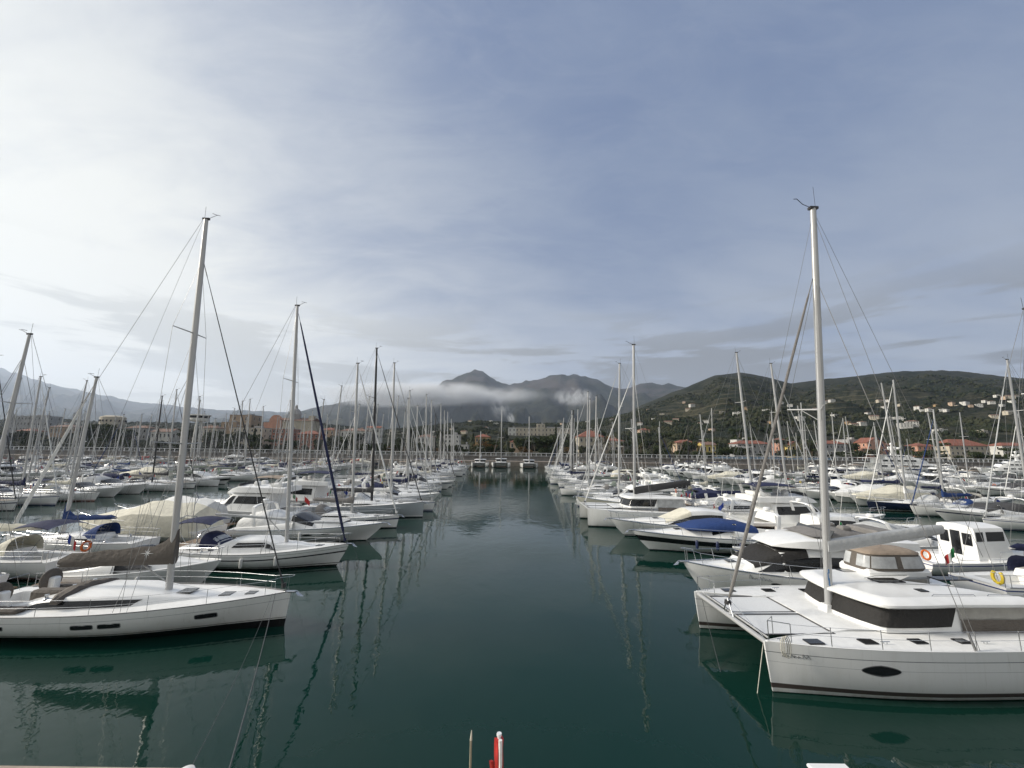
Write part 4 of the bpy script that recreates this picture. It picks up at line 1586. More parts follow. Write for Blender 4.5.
r, h = sail_boat(dict(label='white pilothouse yacht with navy bimini, long navy furled jib and four white fenders', L=11.6, B=3.7, fb=1.45, fs=1.05, tw=.62, rake=1.0, detail=2, spring=.10, smax=.46,
    hull='pilot', cabin=[(.20, .60, .34), (.28, .62, .42), (.36, .62, .78), (.55, .58, .74), (.615, .54, .38), (.70, .46, .30), (.80, .28, .06)],
    win=[((2.05, .75), (3.0, .75), (3.0, 1.75), (2.2, 1.75)), ((3.1, .6), (3.85, .35), (3.45, 1.6), (3.1, 1.7)), ((.4, .5), (.8, .5), (.8, 1.1), (.4, 1.1))],
    tm=.63, mast=18.5, mrake=.055, mr=.11, boomlen=5.0, goose=1.5, boomrise=.06, cover='lightgrey', cover_h=.12, cover_w=.12, peak=.0, hood='navy', bimini='navy', arch=True,
    fenders=[(-1, .13), (-1, .27), (-1, .48), (-1, .655), (1, .3), (1, .6)], genoa='navy', genr=.085, hatches=[(.83, .45)], wr=.012))
put(r, -11.0, 28.8, 11.6, 1)
r, h = motor_boat(dict(label='low white motor cruiser with long sunpad foredeck beyond the pilothouse yacht', L=12.6, kind='express', hull='white_plain', detail=2, fb=1.5, rake=2.1, sunpad=(1, 0),
    canopy=('white', .06, .42, 1.3), hatches=[(.74, .45)], ports=[(.50, .57, .55, .68), (.62, .68, .58, .70)], fenders=[(-1, .3), (-1, .5)]))
put(r, -10.9, 36.4, 12.6, 1)
r, h = sail_boat(dict(label='white sloop with lowered grey cover between the motor cruiser and the grey-hulled yacht', L=11.2, detail=1, hull='white_navyband', mast=16.9, cover='grey', hood='grey', genoa='white', tm=.57, wheels=0))
put(r, -11.2, 42.0, 11.2, 1)
r, h = sail_boat(dict(label='grey-hulled performance yacht with a black mast and white waterline stripe', L=13.6, detail=1, hull='grey', fb=1.75, fs=1.25, rake=.12, mast=20.2, mr=.12, mastmat=blackmast, cover='charcoal', hood='grey', tm=.55, wheels=2, genoa='charcoal', genr=.05))
put(r, -10.1, 48.4, 13.6, 1)

r, h = catamaran(dict(label='large white sailing catamaran with wraparound dark windows, nearest on the right', L=12.0, S=2.42, detail=2, mast=19.6, mz=1.78, tm=.632,
    oval=[(.665, .765, .52, .70)], goose=2.25, boomlen=5.2, boomrise=.15, bag=.36, helm_z=.14, helm=(-2.35, -1.45, 2.9, 1.6), genoa='grey', cover='lightgrey', mrake=.073))
r.location, r.rotation_euler = (14.68, 17.66, 0), (0, 0, PI + math.radians(2.4))
CAT = r
hull_script(h[1], r, 1, .895, .965, .74, .83, 3)
r, h = motor_boat(dict(label='white flybridge motor yacht with black window cover behind the big catamaran', L=13.2, B=4.2, kind='fly', hull='white_plain', detail=2, fb=1.85, fs=1.3, rake=1.5, slit=True, wcover='black', house_h=1.55, prof=[(.775, .55, .06), (.75, .62, .36), (.64, .78, 1.15), (.52, .82, 1.5), (.30, .86, 1.56), (.2, .86, 1.56)], fly=[(.66, .45, .03), (.62, .60, .24), (.54, .72, .44), (.45, .80, .48), (.18, .82, .46), (.1, .8, .42)], canopy=('grey', .26, .50, .40, 1.98, .62),
    trunk=[(.50, .80, .40), (.58, .78, .46), (.68, .70, .40), (.78, .54, .26), (.87, .34, .10), (.91, .2, .02)], hatches=[(.80, .5)], seat='grey', ports=[(.50, .545, .66, .76), (.66, .70, .66, .76)], arch=False))
put(r, 9.8, 23.9, 13.2, -1)
hull_script(h, r, 1, .70, .78, .80, .93, 8)
r, h = motor_boat(dict(label='white sports cruiser with blue cockpit canopy and a black stripe along its side', L=13.4, B=4.0, kind='express', hull='blackstripe', detail=2, fb=1.55, fs=1.2, rake=1.9, canopy=('blue', .29, .70, .72, .42, .80), fcol='navy',
    fenders=[(1, .42), (1, .55), (1, .66), (1, .30)], trunk=[(.46, .82, .40), (.56, .78, .42), (.68, .66, .34), (.78, .48, .2), (.86, .3, .05)], hatches=[(.72, .5)]))
put(r, 9.95, 34.3, 13.4, -1)
r, h = motor_boat(dict(label='white hardtop cruiser with beige windscreen cover ahead of the white catamaran', L=12.8, B=4.0, kind='hardtop', hull='white', detail=1, fb=1.6, slit=True, wcover='cream', rake=1.9))
put(r, 9.4, 39.6, 12.8, -1)
r, h = catamaran(dict(label='white cruising catamaran with a black waterline band, fifth boat on the right', L=11.8, S=2.5, detail=0, tm=.51, hull='cat_far', fb=1.85, fs=1.5, mast=20.5, rake=.05, winh=1.0, cover='charcoal', genoa='white', mrake=.03))
r.location, r.rotation_euler = (8.2 + 5.9, 46.6, 0), (0, 0, PI)
CATFAR = r
r, h = motor_boat(dict(label='cream-bowed flybridge motor yacht beyond the white cruising catamaran', L=13.5, kind='fly', hull='cream', detail=1, fb=2.0, rake=2.0))
put(r, 8.6, 54.0, 13.5, -1)
r, h = motor_boat(dict(label='small white open motorboat tucked between two bigger motor yachts on the right', L=8.0, kind='express', hull='white_blue', wcover='white'))
put(r, 15.5, 29.3, 8.0, -1)
r, h = sail_boat(dict(label='small white yacht with bright blue boom cover and white furled jib left of the tarpaulin', L=10.4, detail=1, hull='white_red', mast=13.2, cover='blue', hood='blue', genoa='white', genr=.10, peak=.9, cover_h=.35, tm=.60, frac=.95, wr=.012, wheels=0))
put(r, -37.2, 31.0, 10.4, -1)
r, h = motor_boat(dict(label='low white motorboat under a charcoal cover, moored behind the near sloop', L=8.4, kind='express', hull='white_plain', canopy=('charcoal', .05, .62, .75, .1), arch=False, fenders=[(-1, .3), (-1, .6)]))
put(r, -16.6, 24.4, 8.4, 1)


# ------------------------------------------------------------------ the rest of the fleet: one builder per kind, then copies
T_SAIL, T_MOTOR = [], []


def sspec(desc, L, **k):
    d = dict(label='', L=L, wr=.013, genr=.055, mr=.10 + (L - 11) * .006)
    d.update(k)
    T_SAIL.append((desc, L, sail_boat(d)[0]))


sspec('white sloop with navy boom cover and sprayhood', 11.2, hull='white_blue', cover='navy', hood='navy', genoa='white', mast=16.2, extras='italian sling', fenders=[(1,.3),(-1,.3),(1,.55)])
sspec('white sloop with pale grey boom cover', 12.4, hull='white', cover='lightgrey', hood='grey', mast=18.2, tm=.57, extras='raft outboard')
sspec('white yacht with cream boom cover and navy bimini', 10.4, hull='white_red', cover='cream', hood='cream', bimini='navy', mast=14.6, frac=.88, rake=.8, extras='french ring cans', fenders=[(1,.25),(-1,.5)])
sspec('white yacht with charcoal boom cover and teak trim', 13.2, hull='white_navyband', cover='charcoal', hood='charcoal', genoa='charcoal', mast=19.0, deckmat=simple('teak_deck', (.42, .35, .27), .7, var=.3, scale=5), extras='red', fenders=[(-1,.3),(1,.45),(-1,.6)])
sspec('white sloop with bright blue boom cover', 9.8, hull='white', cover='blue', hood='blue', genoa='blue', mast=13.6, frac=.9, rake=.7, extras='blue dinghy')
sspec('navy-hulled yacht with white boom cover', 12.6, hull='navy', cover='white', hood='lightgrey', genoa='white', mast=18.6, radar=True, extras='italian outboard', fenders=[(1,.4),(-1,.4)])
sspec('white yacht with burgundy boom cover', 11.0, hull='white', cover='burgundy', hood='burgundy', mast=15.4, rake=.6, extras='sling', fenders=[(1,.3)])
sspec('white yacht with bare boom and grey sprayhood', 11.6, hull='white_plain', hood='lightgrey', mast=16.8, mastmat=alugrey, arch=True, extras='ring raft', fenders=[(-1,.25),(1,.25),(1,.5),(-1,.5)])
sspec('cream-hulled older yacht with tan boom cover', 10.8, hull='cream', cover='tan', hood='tan', mast=15.0, rake=1.2, tw=.55, spring=.12, frac=.97, extras='cans french')
sspec('white cruising yacht with white cover and bimini', 13.8, hull='white_blue', cover='white', hood='white', bimini='white', genoa='lightgrey', mast=19.8, tm=.58, extras='italian dinghy', fenders=[(1,.35),(-1,.35)])
sspec('white yacht with dark grey cover and dark mast', 12.0, hull='white_plain', cover='grey', hood='charcoal', genoa='grey', mast=17.4, mastmat=blackmast, extras='outboard blue', fenders=[(1,.5)])


def mspec(desc, L, **k):
    d = dict(label='', L=L)
    d.update(k)
    T_MOTOR.append((desc, L, motor_boat(d)[0]))


mspec('white open sports cruiser with black windscreen', 11.4, kind='express', hull='white_plain', extras='italian')
mspec('white sports cruiser with navy cockpit canopy', 11.0, kind='express', hull='white_blue', canopy=('navy', .04, .46, 1.25, .2), extras='')
mspec('white sports cruiser with white cockpit canopy', 10.6, kind='express', hull='white', canopy=('white', .04, .50, 1.35, .2), extras='red ring')
mspec('white flybridge yacht with dark saloon windows', 13.6, kind='fly', hull='white_plain', ports=[(.5, .56, .55, .68), (.62, .68, .58, .70)], extras='')
mspec('white flybridge yacht with tan bimini', 12.6, kind='fly', hull='white_navyband', bimini='tan', bim_z=.9, extras='italian')
mspec('white hardtop cruiser with raked dark screen', 12.8, kind='hardtop', hull='white', slit=True, extras='')
mspec('white hardtop cruiser with pale windscreen cover', 12.0, kind='hardtop', hull='blackstripe', slit=True, wcover='white', extras='french')
mspec('white fishing cruiser with upright wheelhouse', 9.6, kind='pilot', hull='white_blue', house_h=1.7, extras='ring')
mspec('black-hulled motor yacht with white deckhouse', 14.0, kind='fly', hull='black', extras='')
mspec('motor cruiser wrapped in a cream tarpaulin', 11.0, kind='express', hull='white', tarp='cream', arch=False, extras='')
mspec('motor cruiser wrapped in a white tarpaulin', 10.4, kind='express', hull='white_plain', tarp='white', arch=False, extras='')
mspec('white open cruiser with grey cockpit canopy', 10.8, kind='express', hull='white_plain', canopy=('lightgrey', .04, .48, 1.4, .2), extras='italian')
WB = [((.3, .2), (3.3, .22), (2.9, 1.25), (.3, 1.25))]
sspec('white yacht with green-grey cover and upturned dinghy', 12.8, hull='white_plain', cover='sage', hood='sage', mast=17.8, win=WB, extras='dinghy italian', fenders=[(1, .35), (-1, .55)], fcol='navy')
sspec('white deck-saloon yacht with wraparound dark windows', 14.2, hull='white', cover='navy', bimini='navy', mast=20.0, win=WB, cabin=[(.28, .62, .62), (.34, .66, .74), (.46, .64, .70), (.55, .56, .52), (.66, .42, .20), (.72, .26, .05)], extras='red raft solar', arch=True, fenders=[(1, .3), (-1, .3), (1, .6)])
sspec('small white sloop with red boom cover', 8.6, hull='white_blue', cover='red', hood='red', mast=11.8, frac=.9, rake=.7, extras='outboard')
mspec('white motor yacht with long dark hull windows', 14.6, kind='fly', hull='white_plain', hullwin=[(.36, .50, .50, .74), (.54, .64, .52, .74)], extras='red')
mspec('grey-hulled sports cruiser with white deck', 12.2, kind='hardtop', hull='grey', slit=True, extras='italian')
mspec('white sports cruiser with black cockpit cover', 11.6, kind='express', hull='white_navyband', canopy=('charcoal', .04, .44, 1.1, .2), wcover='charcoal', hullwin=[(.5, .62, .55, .74)])
mspec('small white open boat with blue cover', 7.6, kind='express', hull='white_blue', canopy=('blue', .06, .60, .8, .05), arch=False, extras='outboard')
mspec('white dark-banded flybridge yacht with navy bimini', 15.2, kind='fly', hull='blackstripe', bimini='navy', bim_z=.9, extras='blue')
USED = set()
ORD = ['first', 'second', 'third', 'fourth', 'fifth', 'sixth', 'seventh', 'eighth', 'ninth', 'tenth', 'eleventh', 'twelfth', 'thirteenth', 'fourteenth', 'fifteenth', 'sixteenth', 'seventeenth',
       'eighteenth', 'nineteenth', 'twentieth'] + ['%s-%s' % (t, o) for t in ('twenty', 'thirty', 'forty') for o in ('first', 'second', 'third', 'fourth', 'fifth', 'sixth', 'seventh', 'eighth', 'ninth')]


def moor(kind, i, bowx, y, face, label, group, sc=1.0, rz=0.0):
    desc, L, proto = (T_SAIL if kind == 's' else T_MOTOR)[i]
    key = (kind, i)
    if key in USED:
        o = copy_tree(proto)
    else:
        o = proto
        USED.add(key)
    o.scale = (sc, sc, sc)
    o.location = (bowx - face * L * sc / 2, y, 0)
    o.rotation_euler = (0, 0, (0 if face > 0 else PI) + math.radians(rz))
    o['label'], o['group'] = label % desc if '%s' in label else label, group
    return o


NEAR = {  # boats that can be told apart in the photograph, by row: (y, kind, template, bow offset)
    'L1': [], 'L2': [(21.6, 'm', 11, .3), (26.2, 's', 2, .6), (35.4, 'm', 9, -.6), (40.2, 'm', 10, 1.0)],
    'R3': [(45.5, 's', 9, 0)], 'R1': [], 'R2': [(24.0, 's', 0, 0), (29.0, 'm', 7, -.5), (33.6, 'm', 11, 0), (38.2, 'm', 5, -.5), (42.4, 'm', 16, .3)],
}
# name, bow x, direction the bows face, first y, last y, share of sailing yachts, words for the row
ROWS = [
    ('L1', -10.3, 1, 53.2, 168, .80, 'row left of main channel'),
    ('L2', -37.3, -1, 44.8, 182, .62, 'second row left of channel'),
    ('L3', -57.5, 1, 45, 182, .75, 'third row left of channel'),
    ('L4', -83.5, -1, 62, 182, .70, 'fourth row left of channel'),
    ('L5', -102, 1, 78, 182, .70, 'fifth row left of channel'),
    ('L6', -128, -1, 99, 182, .70, 'sixth row left of channel'),
    ('L7', -147, 1, 114, 182, .65, 'seventh row left of channel'),
    ('L8', -173, -1, 134, 182, .65, 'eighth row left of channel'),
    ('R1', 9.6, -1, 59.0, 170, .72, 'row right of main channel'),
    ('R2', 38.0, 1, 47.2, 160, .42, 'second row right of channel'),
    ('R3', 51.5, -1, 50.2, 160, .45, 'third row right of channel'),
    ('R4', 77.5, 1, 64, 166, .50, 'fourth row right of channel'),
    ('R5', 93, -1, 78, 150, .50, 'fifth row right of channel'),
    ('R6', 119, 1, 98, 146, .55, 'sixth row right of channel'),
    ('R7', 136, -1, 114, 146, .55, 'seventh row right of channel'),
]
rng = random.Random(5)
for name, bx, face, y0, y1, ps, words in ROWS:
    spots = list(NEAR.get(name, []))
    y = y0
    last = None
    while y < y1:
        k = 's' if rng.random() < ps else 'm'
        n = len(T_SAIL) if k == 's' else len(T_MOTOR)
        wts = [2.5, 4, 2, 3, 1.5, .8, .8, 3, .8, 3, 1.5, 2, 2, .8] if k == 's' else [3, 1.5, 2, 3, 2, 3, 2, 1.2, .7, .8, 1.2, 2.5, 2.5, 1, 1.8, .9, 1.8]
        i = rng.choices(range(n), wts)[0]
        if (k, i) == last:
            i = (i + 1) % n
        last = (k, i)
        if rng.random() > (.06 if abs(bx) < 60 else .10):
            spots.append((y, k, i, rng.uniform(-1.4, .9)))
        y += rng.uniform(4.15, 4.9) if abs(bx) < 60 else rng.uniform(4.5, 5.6)
    for n, (y, k, i, dx) in enumerate(spots):
        off = n + (5 if name == 'L1' else 7 if name == 'R1' else 0)
        if name == 'L1':
            dx -= max(0, y - 50) * .055
        if name == 'R1':
            dx -= max(0, y - 100) * .07
        moor(k, i, bx + face * dx, y, face, '%s, ' + ORD[off] + ' in ' + words, ('sailing yachts' if k == 's' else 'motor cruisers') + ' in ' + words, rng.uniform(.94, 1.07), rng.uniform(-2, 2))

# ------------------------------------------------------------------ pontoons
concrete = simple('pontoon_concrete', (.30, .29, .27), .8, var=.3, scale=1.2)
plank = simple('pontoon_planks', (.27, .20, .14), .75, var=.4, scale=3)


def pontoon(x, y0, y1, label, w=2.2):
    mb = MB()
    mb.rbox((0, (y0 + y1) / 2, .28), (w, y1 - y0, .62), .06)
    o = mb.build('floating_pontoon', concrete, None, 30)
    o.location.x = x
    mb = MB()
    y = y0 + .1
    while y < y1 - .1:
        mb.box((0, y + .07, .61), (w - .12, .135, .03))
        y += .15 if y < 70 else .45
    mb.build('walkway', plank, o, 0)
    for k, y in enumerate(np.arange(y0 + 6, y1, 9.0)):
        mb = MB()
        mb.rbox((.75, y, 1.05), (.26, .22, .9), .05)
        mb.build('service_pedestal', gel, o)
    tag(o, label, 'pontoon', 'floating pontoons between the boat rows')


for x, y0, w in ((-23.9, 12, 'between first and second boat rows left of the channel'), (-70.5, 40, 'between third and fourth boat rows left of the channel'), (-115, 78, 'between fifth and sixth boat rows left of the channel'),
                 (-160, 114, 'between seventh and eighth boat rows left of the channel'), (23.1, 12, 'between first and second boat rows right of the channel'), (64.5, 40, 'between third and fourth boat rows right of the channel'),
                 (106, 78, 'between fifth and sixth boat rows right of the channel')):
    pontoon(x, y0, 186 if x < 0 else 164, 'grey floating pontoon ' + w)


# ------------------------------------------------------------------ far quay, promenade wall and fence
quaym = simple('quay_stone', (.24, .205, .17), .85, var=.35, scale=.8, bump=.03, bscale=2)
wallm = simple('promenade_wall', (.36, .345, .33), .85, var=.35, scale=.5, bump=.03, bscale=2)
mb = MB()
mb.box((0, SHORE + 6, .9), (640, 12, 2.6))
o = mb.build('quay', quaym, None, 0)
tag(o, 'low stone quay along the far end of the harbour', 'quay', None, 'structure')
mb = MB()
mb.box((0, SHORE + 12.3, 2.15), (640, .8, 4.3))
mb.box((0, SHORE + 12.2, 4.38), (640, 1.0, .16))
for x in np.arange(-318, 320, 6.0):
    mb.box((x, SHORE + 11.84, 3.2), (.5, .14, 2.2))
o = mb.build('promenade_wall', wallm, None, 0)
tag(o, 'long grey promenade retaining wall behind the far quay', 'wall')
mb = MB()
mb.box((0, SHORE + 19, 3.7), (640, 13, .9))
o = mb.build('promenade', simple('promenade_paving', (.24, .23, .21), .85, var=.25, scale=.6), None, 0)
tag(o, 'paved promenade along the shore above the quay', 'promenade', None, 'structure')
whitepaint = simple('white_paint', (.72, .73, .74), .5, var=.2)
bluepaint = simple('blue_panel_paint', (.16, .26, .38), .55, var=.35, scale=.5)
nfence = 0
for x0 in np.arange(-300, 300, 20.0):
    blue = x0 in (120.0, 140.0, 100.0)
    mb = MB()
    for k in range(9):
        mb.box((k * 2.5, 0, .75), (.26, .2, 1.5))
    mb.box((10, 0, 1.52), (20, .2, .22))
    mb.box((10, 0, .62), (20, .06, .06))
    mb.box((10, 0, .18), (20, .06, .06))
    f = mb.build('promenade_fence', whitepaint, None, 0)
    f.location = (x0, SHORE + 12.1, 4.46)
    if blue:
        mb = MB()
        mb.box((10, .06, .60), (19.9, .04, .86))
        mb.build('blue_panel', bluepaint, f, 0)
    tag(f, ('white promenade fence stretch backed with pale blue panels' if blue else 'white promenade fence stretch of posts and rails') + ' on the far wall', 'fence', 'fence stretches with blue panels' if blue else 'fence stretches along the promenade')

# three catamarans stern-to at the end of the channel
b = catamaran(dict(label='left of the three catamarans moored facing the camera at the channel end', L=11.0, S=2.3, hull='cat_far', mast=15.5, cover='lightgrey', mr=.16, fb=2.0, wr=.02, winh=1.1))[0]
for k, (px, mh, lab) in enumerate(((480, 0, 0), (501, 1, 'middle catamaran with the tallest mast, facing the camera at the channel end'), (529, 2, 'right of the three catamarans facing the camera at the channel end'))):
    c = b
    if k == 1:
        b2 = catamaran(dict(label=lab, L=12.5, S=2.6, hull='cat_far', mast=25.5, cover='grey', mr=.18, fb=2.2, wr=.02, winh=1.3))[0]
        c = b2
    elif k == 2:
        c = catamaran(dict(label=lab, L=11.6, S=2.4, hull='cat_far', mast=22.5, cover='navy', mr=.17, fb=2.0, wr=.02, winh=1.1))[0]
    c['group'] = 'catamarans at the far quay'
    p = aty(px, 465, 180)
    c.scale = (1.22, 1.22, 1.0)
    c.location, c.rotation_euler = (p.x, 180.5, 0), (0, 0, -PI / 2)

# ------------------------------------------------------------------ white superyacht on the right
def superyacht():
    root = empty('superyacht', 'large white three-deck superyacht with radar mast towering over the marina on the right', 'superyacht')
    L = 40.0
    h = Hull(L, 7.6, 4.6, 2.6, .88, 3.0, 3, 1.3, .4, .4, 2.3, depth=1, spring=.1)
    h.build(HM['white_plain'], root)
    h.deck(gel, root)
    lv = [(2.6, .10, .80, 3.3, 2.5), (5.1, .16, .66, 2.9, 2.4), (7.5, .24, .54, 2.4, 1.4)]
    for k, (z, a, b_, w, hh) in enumerate(lv):
        rings = section_loft([(h.x(a), z, hh, w, w * .95), (h.x(b_) - 3, z, hh, w, w * .93), (h.x(b_) - 1, z, hh * .9, w * .9, w * .8), (h.x(b_) + 1.2, z, .1, w * .7, w * .6)])
        mb = MB()
        cap_loft(mb, rings)
        dk = mb.build('deckhouse', gel, root, 30)
        for sd in (0, 1):
            for q in range(5):
                mb = MB()
                i0, i1 = .10 + q * .17, .10 + q * .17 + .12
                patch(mb, rings, [(i0, j if not sd else 10 - j) for j in (.7,)] + [(i1, j if not sd else 10 - j) for j in (.7,)] + [(i1, j if not sd else 10 - j) for j in (1.6,)] + [(i0, j if not sd else 10 - j) for j in (1.6,)], (3, 2), .03)
                mb.build('side_window', glass, dk)
        mb = MB()
        patch(mb, rings, [(1.2, 2.0), (2.3, 1.6), (2.3, 8.4), (1.2, 8.0)], (4, 8), .03)
        mb.build('windscreen', glass, dk)
        mb = MB()
        mb.rbox((h.x(a) - 1.5, 0, z + hh + .08), (7, w * 2.1, .16), .05)
        mb.build('sun_deck', gel, dk)
    mb = MB()
    mb.loft([[(h.x(.36) + dx, y, z) for dx, y in ((-.9 * s, -.5 * s), (.9 * s, -.5 * s), (.9 * s, .5 * s), (-.9 * s, .5 * s))] for z, s in ((8.8, 1), (11.5, .6), (13.5, .35))], True, True, True)
    mb.box((h.x(.36), 0, 11.6), (.6, 4.2, .25))
    ms = mb.build('radar_mast', gel, root, 30)
    for y, z in ((-1.7, 12.2), (1.7, 12.2), (0, 14.0)):
        mb = MB()
        mb.ball((h.x(.36), y, z), .7, 12)
        mb.build('satellite_dome', gel, ms)
    for t in (.28, .36, .5, .58, .66, .74):
        for sd in (-1, 1):
            hullpane(h, root, sd, t, t + .03, .52, .68)
    rails(h, root, .1, .95, 1.0, 2.2, .03, 2, False, True)
    return root, h


sy, _ = superyacht()
sy.scale = (.84, .84, .84)
sy.location, sy.rotation_euler = (154, 158, 0), (0, 0, math.radians(-8))


o = copy_tree(sy)
o.scale = (.62, .62, .66)
o.location, o.rotation_euler = (203, 166, 0), (0, 0, math.radians(176))
o['label'], o['category'] = 'white two-deck excursion yacht at the far right edge of the marina', 'yacht'


# ------------------------------------------------------------------ buildings
def plaster(name, col):
    return simple('plaster_' + name, col, .88, var=.22, scale=.35, bump=.01, bscale=3)


tiles = simple('roof_tiles', (.22, .085, .055), .8, var=.4, scale=.9, bump=.05, bscale=3)
tiles2 = simple('roof_tiles_old', (.19, .115, .085), .8, var=.4, scale=.9, bump=.05, bscale=3)
flatroof = simple('flat_roof', (.34, .33, .32), .9, var=.3, scale=.3)
PL = dict(cream=plaster('cream', (.47, .42, .33)), white=plaster('white', (.56, .55, .51)), pink=plaster('pink', (.50, .27, .19)), yellow=plaster('yellow', (.60, .46, .14)), grey=plaster('grey', (.33, .33, .33)),
          ochre=plaster('ochre', (.40, .27, .14)), red=plaster('red', (.27, .12, .08)), tan=plaster('tan', (.34, .25, .17)), olive=plaster('olive', (.30, .28, .17)), peach=plaster('peach', (.47, .35, .25)))
shutter = simple('green_shutter', (.06, .09, .06), .7)
WINM = {}


def window_mesh(w, hh):
    key = (round(w, 2), round(hh, 2))
    if key not in WINM:
        mb = MB()
        mb.box((0, -.03, 0), (w, .10, hh), 0)
        mb.box((0, -.085, 0), (w * .84, .03, hh * .88), 1)
        mb.box((0, -.14, -hh / 2 - .06), (w * 1.3, .25, .10), 2)
        o = mb.build('window', [PL['white'], glass, PL['grey']], None, 0)
        WINM[key] = o.data
        bpy.data.objects.remove(o)
    return WINM[key]


def building(label, x, y, z, w, d, hh, col, floors=2, bays=4, roof='hip', rmat=None, rz=0.0, cat='house', name='house', rh=None, side=2, chim=True, group=None, win=True):
    root = empty(name, label, cat, (x, y, z), math.radians(rz), group)
    mb = MB()
    mb.box((0, 0, hh / 2 - 1.5), (w, d, hh + 3))
    wl = mb.build('wall', PL[col], root, 0)
    mb = MB()
    rm = rmat or tiles
    e = .5
    a, b_ = w / 2 + e, d / 2 + e
    H = rh or min(w, d) * .22
    if roof == 'hip':
        k = max(a - b_, .3) if a > b_ else .3
        k2 = max(b_ - a, .3) if b_ > a else .3
        mb.loft([[(-a, -b_, hh), (a, -b_, hh), (a, b_, hh), (-a, b_, hh)], [(-a, -b_, hh + .18), (a, -b_, hh + .18), (a, b_, hh + .18), (-a, b_, hh + .18)], [(-k, -k2, hh + H), (k, -k2, hh + H), (k, k2, hh + H), (-k, k2, hh + H)]], True, True, True)
    elif roof == 'gable':
        mb.loft([[(x_, -b_, hh), (x_, 0, hh + H), (x_, b_, hh), (x_, b_, hh + .2), (x_, 0, hh + H + .22), (x_, -b_, hh + .2)] for x_ in (-a, a)], True, True, True)
        for x_ in (-w / 2, w / 2):
            g = MB()
            g.loft([[(x_ - .1, -d / 2, hh - .02), (x_ - .1, d / 2, hh - .02), (x_ - .1, 0, hh + H * .9)], [(x_ + .1, -d / 2, hh - .02), (x_ + .1, d / 2, hh - .02), (x_ + .1, 0, hh + H * .9)]], True, True, True)
            g.build('gable', PL[col], wl, 0)
    elif roof == 'front':
        mb.loft([[(-a, y_, hh), (0, y_, hh + H), (a, y_, hh), (a, y_, hh + .2), (0, y_, hh + H + .22), (-a, y_, hh + .2)] for y_ in (-b_, b_)], True, True, True)
        for y_ in (-d / 2, d / 2):
            g = MB()
            g.loft([[(-w / 2, y_ - .1, hh - .02), (w / 2, y_ - .1, hh - .02), (0, y_ - .1, hh + H * .9)], [(-w / 2, y_ + .1, hh - .02), (w / 2, y_ + .1, hh - .02), (0, y_ + .1, hh + H * .9)]], True, True, True)
            g.build('gable', PL[col], wl, 0)
    else:
        rm = flatroof
        mb.box((0, 0, hh + .2), (w + .3, d + .3, .4))
        mb.box((w * .2, 0, hh + 1.0), (w * .2, d * .4, 1.6))
    rf = mb.build('roof', rm, root, 0)
    if chim and roof != 'flat':
        mb = MB()
        mb.box((w * .22, d * .1, hh + H * .75), (.8, .8, 1.8))
        mb.build('chimney', PL['tan'], rf, 0)
    if win:
        fh = hh / floors
        for f in range(floors):
            for k in range(bays):
                o = bpy.data.objects.new('window', window_mesh(min(1.3, w / bays * .45), fh * .52))
                COL.objects.link(o)
                o.parent = wl
                o.location = (-w / 2 + w * (k + .5) / bays, -d / 2, fh * (f + .55))
                KIDS.setdefault(wl.name, []).append(o)
            for sd in (-1, 1):
                for k in range(side):
                    o = bpy.data.objects.new('window', window_mesh(1.1, fh * .52))
                    COL.objects.link(o)
                    o.parent = wl
                    o.location = (sd * w / 2, -d / 2 + d * (k + .5) / side, fh * (f + .55))
                    o.rotation_euler = (0, 0, sd * PI / 2)
                    KIDS.setdefault(wl.name, []).append(o)
    return root


def at_px(label, x0, x1, ytop, ybot, Y, col, depth=10, **k):
    """a building whose facade stands Y metres out, spanning the given width and height"""
    a, b_, t = aty(x0, (ytop + ybot) / 2, Y), aty(x1, (ytop + ybot) / 2, Y), aty((x0 + x1) / 2, ytop, Y)
    bt = aty((x0 + x1) / 2, ybot, Y)
    z = bt.z
    return building(label, (a.x + b_.x) / 2, Y + depth / 2, z, b_.x - a.x, depth, max(t.z - z, 2.5), col, **k)


# town on the left
at_px('long pale grey building with flat roof on the far left of the town', 6, 47, 416, 432, 430, 'grey', 14, roof='flat', floors=3, bays=12, cat='building', name='apartment_building')
at_px('small olive house between masts at the far left', 15, 29, 431, 447, 300, 'olive', 10, roof='hip', floors=2, bays=3)
at_px('low tan house left of the round tower', 48, 72, 427, 444, 360, 'tan', 10, roof='hip', rmat=tiles2, floors=2, bays=5)
at_px('grey terraced house beneath the left mountain', 124, 146, 428, 446, 330, 'grey', 10, roof='hip', rmat=tiles2, floors=3, bays=5)
at_px('white house with arched front left of the control tower', 150, 170, 432, 447, 270, 'white', 10, roof='gable', rmat=tiles2, floors=2, bays=5)
at_px('pale cream villa just right of the control tower', 198, 216, 428, 445, 330, 'cream', 10, roof='hip', rmat=tiles2, floors=2, bays=4)
at_px('old brown stone fort block on the town height', 229, 251, 415, 430, 430, 'tan', 18, roof='flat', floors=2, bays=2, cat='building', name='old_fort')
at_px('low tan wing in front of the stone fort', 221, 236, 422, 431, 425, 'tan', 10, roof='flat', floors=1, bays=2, cat='building', name='old_fort')
at_px('tall cream apartment block below the fort', 232, 262, 428, 449, 300, 'cream', 12, roof='flat', floors=4, bays=7, cat='building', name='apartment_building')
at_px('red-brown block in front of the church', 271, 292, 429, 450, 290, 'red', 12, roof='flat', floors=4, bays=5, cat='building', name='apartment_building')
at_px('dark red house with tiled roof right of the church', 296, 318, 434, 450, 285, 'red', 12, roof='hip', floors=3, bays=5)
at_px('peach house right of the red house in the town', 320, 334, 430, 447, 330, 'peach', 10, roof='hip', floors=3, bays=3)
at_px('long white house among trees below the dark mountain', 340, 366, 431, 446, 300, 'white', 10, roof='hip', rmat=tiles2, floors=2, bays=6)
